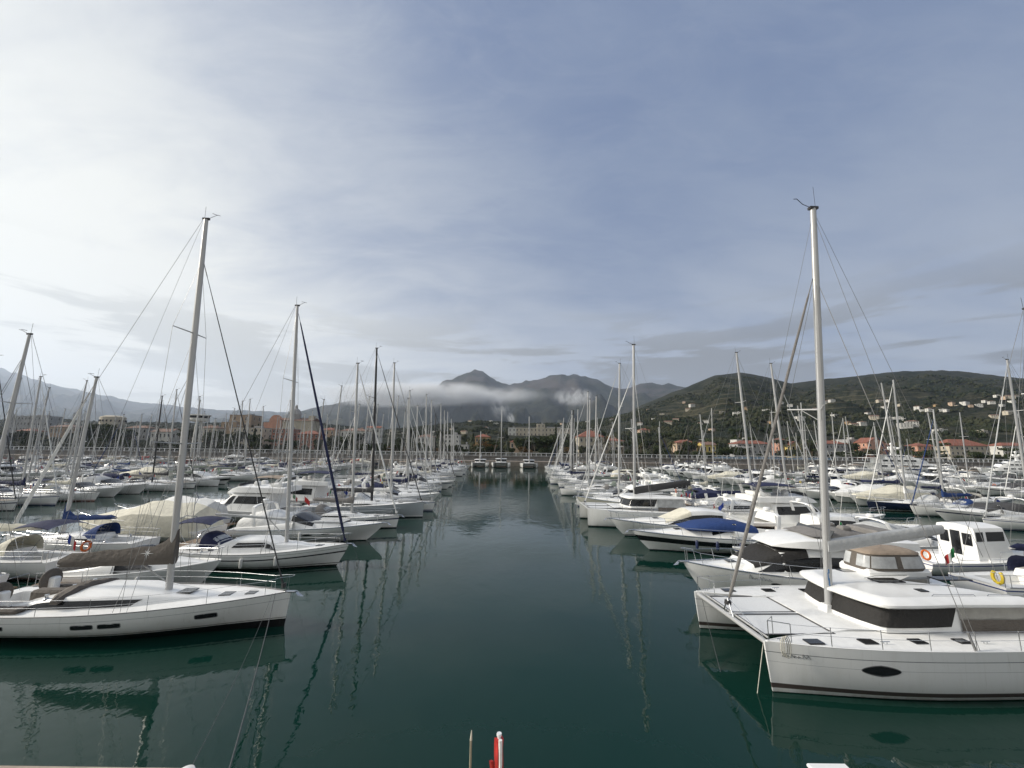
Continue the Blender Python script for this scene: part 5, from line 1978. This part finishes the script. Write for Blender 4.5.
at_px('small pale house left of the black mast', 366, 380, 428, 440, 360, 'white', 8, roof='gable', floors=2, bays=3)
at_px('pale villa with pitched roof left of the channel end', 417, 433, 437, 451, 260, 'white', 9, roof='hip', rmat=tiles2, floors=2, bays=4)
at_px('tall pale apartment house beside the left row of masts', 444, 459, 435, 452, 255, 'white', 10, roof='flat', floors=4, bays=4, cat='building', name='apartment_building')
at_px('low white annexe left of the first far catamaran', 461, 468, 445, 452, 240, 'white', 8, roof='flat', floors=1, bays=2)
at_px('ochre villa among brown trees behind the first far catamaran', 475, 490, 437, 450, 270, 'ochre', 10, roof='hip', floors=2, bays=4)
at_px('small red-roofed cottage right of the middle catamaran', 510, 519, 442, 450, 270, 'peach', 8, roof='hip', floors=1, bays=2)
at_px('long cream institution with a central tower on the rise', 508, 574, 428, 437, 520, 'cream', 14, roof='flat', floors=2, bays=18, cat='building', name='institution')
at_px('square tower rising from the long cream institution', 537, 545, 424, 437, 519, 'cream', 8, roof='flat', floors=3, bays=2, cat='building', name='tower_block')
at_px('pale tall house left end of the long institution', 508, 516, 428, 441, 500, 'white', 8, roof='flat', floors=3, bays=2)
at_px('cream waterfront villa with red hipped roof and green palms', 579, 604, 437, 451, 222, 'cream', 12, roof='hip', rh=4.0, floors=2, bays=5, cat='villa', name='villa')
at_px('cream side wing of the waterfront villa', 604, 624, 441, 451, 224, 'cream', 9, roof='hip', rh=1.6, floors=2, bays=4, cat='villa', name='villa')
at_px('small peach house on the rise behind the right masts', 640, 650, 430, 437, 420, 'peach', 9, roof='hip', floors=2, bays=2)
at_px('low orange house with red roof behind the promenade', 677, 697, 443, 453, 245, 'peach', 9, roof='hip', floors=1, bays=5)
at_px('yellow house beside the low orange house', 703, 716, 445, 454, 245, 'yellow', 8, roof='gable', rmat=tiles2, floors=1, bays=3)
at_px('white boxy flat-roofed house above the red-roofed pair', 737, 754, 440, 448, 300, 'white', 9, roof='flat', floors=1, bays=4)
at_px('long low house with red roof and grey front', 738, 772, 444, 455, 250, 'grey', 10, roof='hip', floors=2, bays=7)
at_px('pink house half hidden by a palm', 779, 787, 440, 452, 260, 'pink', 8, roof='hip', floors=2, bays=2)
at_px('bright yellow house with red roof near the palms', 791, 801, 445, 453, 245, 'yellow', 8, roof='front', rh=2.0, floors=1, bays=2)
at_px('long red-roofed house with dark verandas right of the catamaran mast', 826, 848, 444, 457, 250, 'grey', 10, roof='hip', floors=2, bays=6)
at_px('plain grey block between red roof and pink gable', 849, 862, 440, 455, 260, 'grey', 10, roof='flat', floors=3, bays=3, cat='building', name='apartment_building')
at_px('narrow white house left of the pink gable', 862, 869, 443, 456, 255, 'white', 8, roof='flat', floors=3, bays=2)
at_px('pink gabled house with balconies', 868, 886, 443, 457, 250, 'pink', 10, roof='front', rh=3.2, floors=3, bays=3, chim=False)
at_px('brown house right of the pink gable', 886, 894, 445, 456, 256, 'red', 9, roof='hip', floors=2, bays=2)
at_px('pinkish house behind the superyacht mast', 918, 932, 446, 456, 270, 'pink', 9, roof='hip', floors=2, bays=3)
at_px('big pale yellow villa with wide red roof on the right', 950, 990, 446, 456, 260, 'cream', 14, roof='hip', rh=4.5, floors=2, bays=8, cat='villa', name='villa')
at_px('low white house with red roof at the right edge', 1003, 1035, 446, 456, 265, 'white', 10, roof='hip', floors=2, bays=6)
at_px('cream row house above the wide red roof', 953, 963, 437, 443, 420, 'peach', 9, roof='hip', floors=1, bays=3)
at_px('pale cream hillside bungalow right of the tall thin mast', 975, 987, 433, 438, 430, 'cream', 9, roof='flat', floors=1, bays=4)
at_px('red-roofed white villa up the slope', 920, 935, 429, 435, 520, 'white', 10, roof='hip', rh=3.0, floors=2, bays=4)

# round tan water tower
c = aty(102, 429, 420)
mb = MB()
mb.loft([[(math.cos(2 * PI * k / 32) * r, math.sin(2 * PI * k / 32) * r, z) for k in range(32)] for z, r in ((-6, 8.5), (9, 8.5), (9.2, 10.4), (17, 10.4), (17.3, 9.8), (18.6, 6), (19, .3))], True, True, True)
o = mb.build('round_tower', PL['cream'], None, 30)
o.location = (c.x, 430, c.z - 4)
tag(o, 'round cream water tower rising above dark trees on the left', 'tower')
mb = MB()
for k in range(20):
    a = 2 * PI * k / 20
    mb.box((math.cos(a) * 10.42, math.sin(a) * 10.42, 13), (1.2, 1.2, 2.0), 0, a)
mb.build('window_band', glass, o, 0)

# control tower: white mushroom cabin on slim legs
c = aty(195, 450, 205)
root = empty('control_tower', 'slim white control tower with a mushroom cabin on two legs', 'control tower', (c.x, 205, 5))
zt_ = aty(195, 421, 205).z - 5
for dx in (-1.2, 1.2):
    mb = MB()
    mb.tube([(dx * 1.5, 0, -1), (dx, 0, zt_)], [.5, .4], 8)
    mb.build('leg', PL['white'], root)
mb = MB()
mb.loft([[(math.cos(2 * PI * k / 20) * r, math.sin(2 * PI * k / 20) * r, zt_ + z) for k in range(20)] for z, r in ((-.5, 1.5), (0, 4.2), (.6, 4.4), (1.4, 4.2))], True, True, True)
mb.build('cabin', PL['white'], root, 40)
mb = MB()
mb.loft([[(math.cos(2 * PI * k / 20) * r, math.sin(2 * PI * k / 20) * r, zt_ + z) for k in range(20)] for z, r in ((1.4, 4.1), (2.6, 4.3))], True, True, True)
mb.build('glazing', glass, root, 40)
mb = MB()
mb.loft([[(math.cos(2 * PI * k / 20) * r, math.sin(2 * PI * k / 20) * r, zt_ + z) for k in range(20)] for z, r in ((2.6, 4.8), (3.1, 4.8), (3.5, 1))], True, True, True)
mb.tube([(0, 0, zt_ + 3.4), (0, 0, zt_ + 7)], .12, 6)
mb.build('roof', PL['white'], root, 40)

# church with a pink gable and a dome
Yc = 400
c = aty(292, 432, Yc)
root = empty('church', 'pink and cream church with a grey dome and lantern above the town', 'church', (c.x, Yc, c.z))
s = Yc / 400
mb = MB()
mb.loft([[(x_ - 14 * s, y_, z) for x_, z in ((-6, -6), (6, -6), (6, 12), (4, 15), (2, 16.2), (-2, 16.2), (-4, 15), (-6, 12))] for y_ in (-6, -4)], True, True, True)
mb.build('facade', PL['pink'], root, 0)
mb = MB()
mb.box((-22, 0, 2), (8, 10, 14))
mb.build('side_chapel', PL['pink'], root, 0)
mb = MB()
mb.box((4, 2, 3), (36, 14, 16))
mb.build('nave', PL['yellow'] if False else PL['cream'], root, 0)
mb = MB()
mb.loft([[(x_, -6, 11), (x_, 2, 14), (x_, 10, 11)] for x_ in (-15, 23)], True, True, True)
mb.build('roof', tiles2, root, 0)
mb = MB()
mb.loft([[(1 + math.cos(2 * PI * k / 20) * r, 2 + math.sin(2 * PI * k / 20) * r, z) for k in range(20)] for z, r in ((10, 5.2), (17, 5.2), (17.2, 5.6), (19.5, 5.0), (22, 3.6), (23.5, 1.6), (23.6, 1.2), (26, 1.2), (26.5, .9), (27.5, .1))], True, True, True)
mb.build('dome', flatroof, root, 35)
mb = MB()
mb.box((20, -2, 8), (5, 5, 16))
mb.build('bell_tower', PL['cream'], root, 0)

# ------------------------------------------------------------------ houses scattered over the hills
HT = []
for w, d, hh, col, roof, fl, by in ((12, 9, 6, 'white', 'hip', 2, 4), (16, 10, 5, 'cream', 'flat', 1, 5), (10, 8, 6.5, 'peach', 'hip', 2, 3), (14, 10, 6, 'white', 'flat', 2, 4), (13, 9, 5.5, 'cream', 'gable', 2, 4), (9, 8, 6, 'ochre', 'hip', 2, 3)):
    HT.append([building('', 0, 0, 0, w, d, hh, col, floors=fl, bays=by, roof=roof, side=1, rmat=tiles2), 0, col, roof])
HILL = [(362, 428), (372, 432), (470, 421), (479, 418), (484, 420), (491, 421), (496, 424), (486, 428), (540, 421), (562, 424), (588, 422), (604, 415), (612, 420), (625, 412), (654, 419), (662, 414), (668, 424), (676, 421), (684, 404), (688, 411),
        (692, 406), (700, 424), (706, 422), (712, 431), (722, 413), (737, 414), (745, 410), (766, 411), (770, 423), (782, 404), (790, 406), (800, 421), (826, 403), (832, 402), (848, 424), (854, 426), (862, 424), (868, 414), (874, 418), (880, 404), (884, 409),
        (888, 402), (900, 409), (905, 428), (912, 425), (918, 409), (923, 412), (930, 413), (936, 406), (942, 411), (947, 414), (952, 405), (958, 406), (965, 405), (971, 407), (978, 406), (985, 404), (992, 405), (998, 401), (1004, 399), (1010, 398), (1016, 397), (1021, 395),
        (1012, 402), (1002, 405), (940, 432), (898, 420), (982, 432), (1008, 416), (995, 420), (835, 417), (815, 411), (640, 424), (648, 410), (150, 430), (164, 432), (210, 426), (222, 436), (304, 437), (66, 424), (12, 428), (392, 431), (405, 434), (436, 433), (452, 429), (464, 433)]
rng = random.Random(9)


def drop(px, py, far=2600):
    d = ray(px, py)
    y = 240.0
    while y < far:
        p = Vector((0, 0, CAM_H)) + Vector(d) * (y / d.y)
        g = ground_h(p.x, y)
        if p.z < g:
            return Vector((p.x, y, g))
        y *= 1.012
    return None


nh = 0
CN = dict(white='white', cream='cream', peach='peach', ochre='ochre')
used_lab = {}
for px, py in HILL:
    p = drop(px, py + 1)
    if p is None:
        continue
    t = rng.choices(HT, [3, 2, .8, 3, 2, .5])[0]
    if t[1] == 0:
        o, t[1] = t[0], 1
    else:
        o = copy_tree(t[0])
    o.location, o.rotation_euler = (p.x, p.y, p.z - .3), (0, 0, rng.uniform(-.5, .5))
    sc = rng.uniform(.5, .85) * (1 + max(0, p.y - 900) / 1800)
    o.scale = (sc, sc, sc * .9)
    where = 'on the green hill above the right-hand boats' if px > 630 else 'on the low rise behind the channel end' if px > 440 else 'among town trees left of the channel'
    lab = 'small %s %s house %s' % (t[2], {'hip': 'tile-roofed', 'flat': 'flat-roofed', 'gable': 'gabled'}[t[3]], where)
    o['label'], o['group'] = lab, lab.replace('small', 'small far').replace(' house ', ' houses ')
    nh += 1


# ------------------------------------------------------------------ trees
def leafmat(name, col, col2):
    m, t, b = newmat(name)
    tcn = nd(t, 'ShaderNodeTexCoord')
    oi = nd(t, 'ShaderNodeObjectInfo')
    n = noi(t, tcn.outputs['Object'], .9, 4, .6)
    c = mix(t, ss(t, n, .35, .65), col, col2)
    hs = nd(t, 'ShaderNodeHueSaturation')
    t.links.new(c, hs.inputs['Color'])
    t.links.new(mth(t, 'ADD', .7, mth(t, 'MULTIPLY', oi.outputs['Random'], .6)), hs.inputs['Value'])
    t.links.new(hs.outputs[0], b.inputs['Base Color'])
    b.inputs['Roughness'].default_value = .8
    b.inputs['Specular IOR Level'].default_value = .2
    return m


leafA = leafmat('leaves_dark', (.022, .036, .014), (.045, .055, .020))
leafB = leafmat('leaves_olive', (.045, .050, .024), (.085, .080, .038))
leafC = leafmat('leaves_autumn', (.10, .055, .02), (.13, .085, .03))
bark = simple('bark', (.09, .07, .05), .9, var=.4)


def crown_mesh(seed, lobes, n, size, mat):
    r = np.random.RandomState(seed)
    mb = MB()
    for cx, cy, cz, rx, rz in lobes:
        for _ in range(int(n / len(lobes))):
            v = r.normal(size=3)
            v /= np.linalg.norm(v)
            rad = .55 + .5 * r.rand() ** .6
            p = Vector((cx + v[0] * rx * rad, cy + v[1] * rx * rad, cz + v[2] * rz * rad))
            a = Vector(r.normal(size=3)).normalized()
            b_ = a.cross(Vector(r.normal(size=3))).normalized()
            s1, s2 = size * (.5 + r.rand()), size * (.4 + .6 * r.rand())
            mb.add([p - a * s1, p + b_ * s2, p + a * s1, p - b_ * s2], [(0, 1, 2, 3)])
    return mb


def tree(kind, seed):
    r = random.Random(seed)
    if kind == 'broad':
        lobes = [(r.uniform(-2.2, 2.2), r.uniform(-2.2, 2.2), r.uniform(3.6, 6.6), r.uniform(1.5, 2.4), r.uniform(1.3, 2.0)) for _ in range(7)]
        mat, nm, sz, n = r.choice([leafA, leafA, leafB]), 'broadleaf_tree', .42, 900
        hh = 5
    elif kind == 'autumn':
        lobes = [(r.uniform(-2, 2), r.uniform(-2, 2), r.uniform(3.2, 5.6), r.uniform(1.3, 2.1), r.uniform(1.2, 1.8)) for _ in range(6)]
        mat, nm, sz, n = leafC, 'broadleaf_tree', .38, 600
        hh = 4
    elif kind == 'pine':
        lobes = [(r.uniform(-3, 3), r.uniform(-3, 3), r.uniform(8.6, 10.0), r.uniform(1.6, 2.4), r.uniform(.7, 1.1)) for _ in range(7)]
        mat, nm, sz, n = leafA, 'umbrella_pine', .36, 900
        hh = 9
    else:
        lobes = [(r.uniform(-.15, .15), r.uniform(-.15, .15), 1.2 + k * 1.35, 1.15 * (1 - k / 8.5), 1.1) for k in range(7)]
        mat, nm, sz, n = leafA, 'cypress', .32, 700
        hh = 8
    root = empty(nm, '', 'tree')
    crown_mesh(seed, lobes, n, sz, mat).build('crown', mat, root, 0)
    mb = MB()
    mb.tube([(0, 0, -1), (.1, 0, hh * .4), (.05, .1, hh)], [.32, .24, .12], 7)
    if kind in ('broad', 'pine', 'autumn'):
        for cx, cy, cz, _, _ in lobes[:4]:
            mb.tube([(.08, 0, hh * .45), (cx * .5, cy * .5, (hh * .45 + cz) / 2 + .3), (cx, cy, cz)], [.16, .11, .05], 5)
    mb.build('trunk', bark, root)
    return root


def palm(seed):
    r = random.Random(seed)
    root = empty('palm_tree', '', 'palm tree')
    hh = 6.5
    mb = MB()
    mb.tube([(0, 0, -1), (.1, 0, 2.5), (.05, .1, hh)], [.32, .24, .22], 8)
    mb.build('trunk', bark, root)
    mb = MB()
    for k in range(34):
        a, el = r.uniform(0, 2 * PI), r.uniform(-.5, 1.2)
        ln = r.uniform(2.0, 2.9)
        prev = Vector((0, 0, hh))
        dirv = Vector((math.cos(a) * math.cos(el), math.sin(a) * math.cos(el), math.sin(el)))
        sd = Vector((-math.sin(a), math.cos(a), 0))
        rows = []
        for q in range(6):
            f = q / 5
            p = Vector((0, 0, hh)) + dirv * ln * f + Vector((0, 0, -1.3 * f * f))
            wd = .34 * math.sin(PI * min(.98, .12 + f * .86))
            rows.append([p - sd * wd - Vector((0, 0, .12)), p, p + sd * wd - Vector((0, 0, .12))])
        mb.loft(rows)
    mb.build('crown', leafB, root, 0)
    return root


TR = {'broad': [tree('broad', s_) for s_ in (1, 2, 3, 4)], 'autumn': [tree('autumn', 5)], 'pine': [tree('pine', 6), tree('pine', 7)], 'cypress': [tree('cypress', 8)], 'palm': [palm(1), palm(2)]}
TUSED = set()
TL = dict(broad='rounded green tree', autumn='brown-leaved tree', pine='umbrella pine with flat dark crown', cypress='slim dark cypress', palm='palm tree with drooping fronds')


def plant(kind, x, y, z, sc, where):
    lst = TR[kind]
    o = lst[rng.randrange(len(lst))]
    if o.name in TUSED:
        o = copy_tree(o)
    TUSED.add(o.name)
    o.location, o.rotation_euler, o.scale = (x, y, z), (0, 0, rng.uniform(0, 6.28)), (sc, sc, sc * rng.uniform(.85, 1.15))
    o['label'] = TL[kind] + ' ' + where
    o['group'] = TL[kind] + 's ' + where


# a hedge-like line of trees behind the promenade, groves, palms
x = -262.0
while x < 300:
    k = rng.choices(['broad', 'autumn', 'pine', 'palm', 'cypress'], [6, 1.2 if 0 > x > -80 else .2, .8, .9 if x > 0 else .4, .2])[0]
    yy = SHORE + rng.uniform(24, 34)
    plant(k, x, yy, ground_h(x, max(yy, 205)) - .3, rng.uniform(.45, .85) * (1.15 if k == 'palm' else 1), 'behind the promenade ' + ('left' if x < -20 else 'right') + ' of the channel')
    x += rng.uniform(2.6, 5.6)
for _ in range(95):
    u = rng.uniform(-1.32, .9)
    y = rng.uniform(232, 400)
    k = rng.choices(['broad', 'pine', 'cypress', 'autumn'], [6, 1, .8, .5])[0]
    plant(k, u * y, y, ground_h(u * y, y) - .3, rng.uniform(.8, 1.5), 'among the town houses ' + ('left of the channel' if u < -.06 else 'right of the channel'))
for px, py, Y, k, sc in ((85, 442, 300, 'broad', 1.7), (93, 442, 305, 'broad', 1.9), (103, 443, 300, 'broad', 2.0), (113, 443, 310, 'broad', 1.8), (122, 443, 305, 'broad', 1.6), (128, 442, 300, 'broad', 1.5), (213, 446, 240, 'broad', 1.25), (208, 446, 245, 'broad', 1.1),
                         (252, 428, 420, 'cypress', 1.6), (255, 428, 425, 'cypress', 1.8), (258, 428, 420, 'cypress', 1.7), (261, 429, 425, 'cypress', 1.5), (216, 428, 430, 'cypress', 1.2), (222, 430, 435, 'broad', 1.3),
                         (486, 449, 235, 'autumn', 1.1), (494, 449, 238, 'autumn', 1.0), (478, 448, 232, 'autumn', .9), (521, 449, 232, 'broad', 1.1), (532, 449, 235, 'broad', 1.3), (545, 449, 238, 'broad', 1.3), (556, 450, 236, 'broad', 1.4), (567, 450, 234, 'broad', 1.3), (574, 450, 240, 'pine', 1.0),
                         (598, 453, 212, 'palm', 1.35), (607, 453, 212, 'palm', 1.1), (785, 455, 215, 'palm', 1.4), (806, 455, 218, 'palm', 1.3), (812, 455, 220, 'broad', 1.2), (641, 452, 215, 'palm', 1.1), (672, 453, 216, 'palm', 1.2), (637, 452, 222, 'broad', 1.3), (735, 455, 218, 'broad', .9),
                         (978, 441, 380, 'broad', 1.6), (905, 455, 240, 'broad', 1.1), (940, 455, 240, 'pine', .9)):
    p = aty(px, py, Y)
    plant(k, p.x, Y, min(p.z, ground_h(p.x, Y) + .5) - .3, sc, 'near the town houses' if px < 630 else 'near the waterfront houses right of the channel')

# woods over the slopes: nobody could count them
def woods():
    r = np.random.RandomState(4)
    phi = (1 + 5 ** .5) / 2
    ico = np.array([(-1, phi, 0), (1, phi, 0), (-1, -phi, 0), (1, -phi, 0), (0, -1, phi), (0, 1, phi), (0, -1, -phi), (0, 1, -phi), (phi, 0, -1), (phi, 0, 1), (-phi, 0, -1), (-phi, 0, 1)]) / 1.9
    tri = [(0, 11, 5), (0, 5, 1), (0, 1, 7), (0, 7, 10), (0, 10, 11), (1, 5, 9), (5, 11, 4), (11, 10, 2), (10, 7, 6), (7, 1, 8), (3, 9, 4), (3, 4, 2), (3, 2, 6), (3, 6, 8), (3, 8, 9), (4, 9, 5), (2, 4, 11), (6, 2, 10), (8, 6, 7), (9, 8, 1)]
    vs, fs = [], []
    n = 0
    tries = 0
    while n < 24000 and tries < 140000:
        tries += 1
        y = 235 * (1350 / 235) ** (r.rand() ** .85)
        u = r.uniform(-1.45, 1.45)
        x = u * y
        dens = noise.noise(Vector((x / 90, y / 90, 1.7))) + .5 * noise.noise(Vector((x / 30, y / 30, 4)))
        if dens < -.12 + .25 * r.rand():
            continue
        if u < -.1 and r.rand() < .5:
            continue
        z = ground_h(x, y)
        s_ = (r.uniform(1.8, 3.3) if y > 330 else r.uniform(1.6, 2.8)) * (1 + max(0, y - 700) / 2200)
        j = ico * (1 + r.uniform(-.28, .28, (12, 1))) * np.array([s_, s_, s_ * r.uniform(.8, 1.2)])
        o = len(vs)
        vs.extend((j + np.array([x, y, z + s_ * (.40 if y < 500 else .15)])).tolist())
        fs.extend([(a + o, b_ + o, c_ + o) for a, b_, c_ in tri])
        n += 1
    mb = MB()
    mb.v, mb.f, mb.m = vs, fs, [0] * len(fs)
    m, t, b = newmat('woods')
    geo = nd(t, 'ShaderNodeNewGeometry')
    nn = noi(t, geo.outputs['Position'], .03, 5, .7)
    n2_ = noi(t, geo.outputs['Position'], .5, 3, .7)
    c_ = mix(t, ss(t, nn, .38, .62), (.013, .020, .010), (.040, .042, .021))
    c_ = mix(t, mth(t, 'MULTIPLY', ss(t, n2_, .4, .7), .5), c_, (.012, .018, .008))
    t.links.new(c_, b.inputs['Base Color'])
    b.inputs['Roughness'].default_value = .9
    b.inputs['Specular IOR Level'].default_value = .15
    o = mb.build('woods', m, None, 0)
    tag(o, 'dense scrub and woodland covering the slopes behind the town', 'woodland', None, 'stuff')


woods()


# ------------------------------------------------------------------ the breakwater quay the camera stands on, and what stands at its edge
mb = MB()
mb.rbox((0, -3.45, .4), (60, 24.18, 3.2), .06)
o = mb.build('breakwater_quay', simple('breakwater_stone', (.36, .29, .23), .85, var=.35, scale=1.5, bump=.01, bscale=8), None, 0)
tag(o, 'pinkish stone quay edge at the foot of the view', 'quay', None, 'structure')


def bollard(x, y, label):
    root = empty('bollard', label, 'bollard', (x, y, 2.0))
    mb = MB()
    mb.loft([[(math.cos(2 * PI * k / 16) * r, math.sin(2 * PI * k / 16) * r, z) for k in range(16)] for z, r in ((-.01, .16), (.03, .16), (.05, .09), (.16, .085), (.19, .13), (.23, .14), (.27, .12), (.29, .05), (.292, .01))], True, True, True)
    mb.build('post', simple('white_bollard_paint', (.66, .66, .64), .5, var=.25), root)


bollard(-5.72, 8.16, 'white mushroom bollard on the quay edge at the bottom left')
pb = simple('post_red', (.42, .025, .02), .6, var=.4, scale=6)
root = empty('furled_flag', 'red flag furled round a white-tipped staff at the bottom edge', 'flag', (-.13, 7.15, 2.0))
mb = MB()
mb.tube([(0, 0, 0), (0, 0, 1.53)], .028, 8)
mb.tube([(0, 0, 1.51), (0, 0, 1.545)], .04, 8)
mb.build('staff', whitepaint, root)
mb = MB()
rr = []
for k in range(15):
    z = .15 + 1.33 * k / 14 - .01
    rr.append([(math.cos(2 * PI * q / 14) * (.062 + .016 * math.sin(q * 2.9 + k * .5)) * (1.15 - .012 * k), math.sin(2 * PI * q / 14) * (.062 + .016 * math.cos(q * 2.3 + k * .7)), z + .02 * math.sin(q)) for q in range(14)])
mb.loft(rr, True, True, True)
mb.build('flag_cloth', pb, root, 60)
mb = MB()
mb.loft([[(-.10 + .02 * math.sin(z * 9) + dx, .01 * math.cos(z * 7) + dy, z) for dx, dy in ((-.035, 0), (0, .025), (.035, 0), (0, -.025))] for z in np.linspace(.2, 1.16, 8)], True, True, True)
mb.build('flag_corner', pb, root, 60)
mb = MB()
mb.tube([(.02, -.066, .9), (.03, -.07, 1.15), (.022, -.066, 1.49)], [.012, .026, .03], 6)
mb.build('white_band', CV['white'], root)
mb = MB()
mb.tube([(0, 0, 0), (0, 0, 1.46)], .017, 6)
o = mb.build('thin_rod', simple('weathered_wood', (.26, .24, .17), .8, var=.3), None)
o.location = (-.575, 7.15, 2.0)
mb = MB()
mb.tube([(0, 0, 1.44), (.006, 0, 1.58)], [.019, .006], 6)
t_ = mb.build('tip', CV['cream'], o)
tag(o, 'thin weathered rod with a pale tip left of the furled red flag', 'rod')
root = empty('service_box', 'white service box with a flat lid at the bottom right edge', 'service box', (5.2, 7.22, 2.0))
mb = MB()
mb.rbox((0, 0, .47), (.58, .38, .96), .04)
mb.build('cabinet', gel, root)
mb = MB()
mb.rbox((0, 0, .975), (.64, .42, .06), .02)
mb.build('lid', gel, root)
mb = MB()
mb.rbox((0, -.20, .5), (.48, .02, .7), .008)
mb.build('door', whitepaint, root)


def line(a, b, sag, r, mat, label, name='mooring_line'):
    a, b = Vector(a), Vector(b)
    pts = [a.lerp(b, k / 16) - Vector((0, 0, sag * 4 * (k / 16) * (1 - k / 16))) for k in range(17)]
    mb = MB()
    mb.tube(pts, r, 6)
    o = mb.build(name, mat, None)
    tag(o, label, 'rope')


line((-10.5, 19.25, 1.46), (-5.1, 8.35, 2.02), .25, .014, darkrope, 'dark mooring rope slanting from the near sloop bow to the quay')
line((-10.6, 19.2, 1.46), (-5.72, 8.2, 2.16), 0.25, .006, darkrope, 'thin dark rope from the white bollard to the near sloop')
line((8.82, 15.1, 1.45), (8.35, 14.9, -.1), .0, .014, rope, 'pale mooring rope dropping from the big catamaran bow into the water')
line((9.0, 20.1, 1.4), (7.6, 15.5, -.2), .1, .011, darkrope, 'dark rope from the far bow of the big catamaran into the water')
line((-10.7, 28.9, 1.3), (-9.6, 27.6, -.1), .05, .009, darkrope, 'dark rope from the pilothouse yacht bow into the water')
for o_, bx in ((None, 0),):
    # coil of pale rope hung on the near bow of the big catamaran
    mb = MB()
    for k in range(3):
        mb.tube([(9.22 + .05 * k + math.cos(a) * .11, 14.60 - .012 * k, 1.58 + math.sin(a) * (.30 + .02 * k)) for a in [2 * PI * j / 18 for j in range(18)]], .016, 5, closed=True)
    o = mb.build('rope_coil', rope, None)
    tag(o, 'coil of pale rope hung at the near bow of the big catamaran', 'rope')
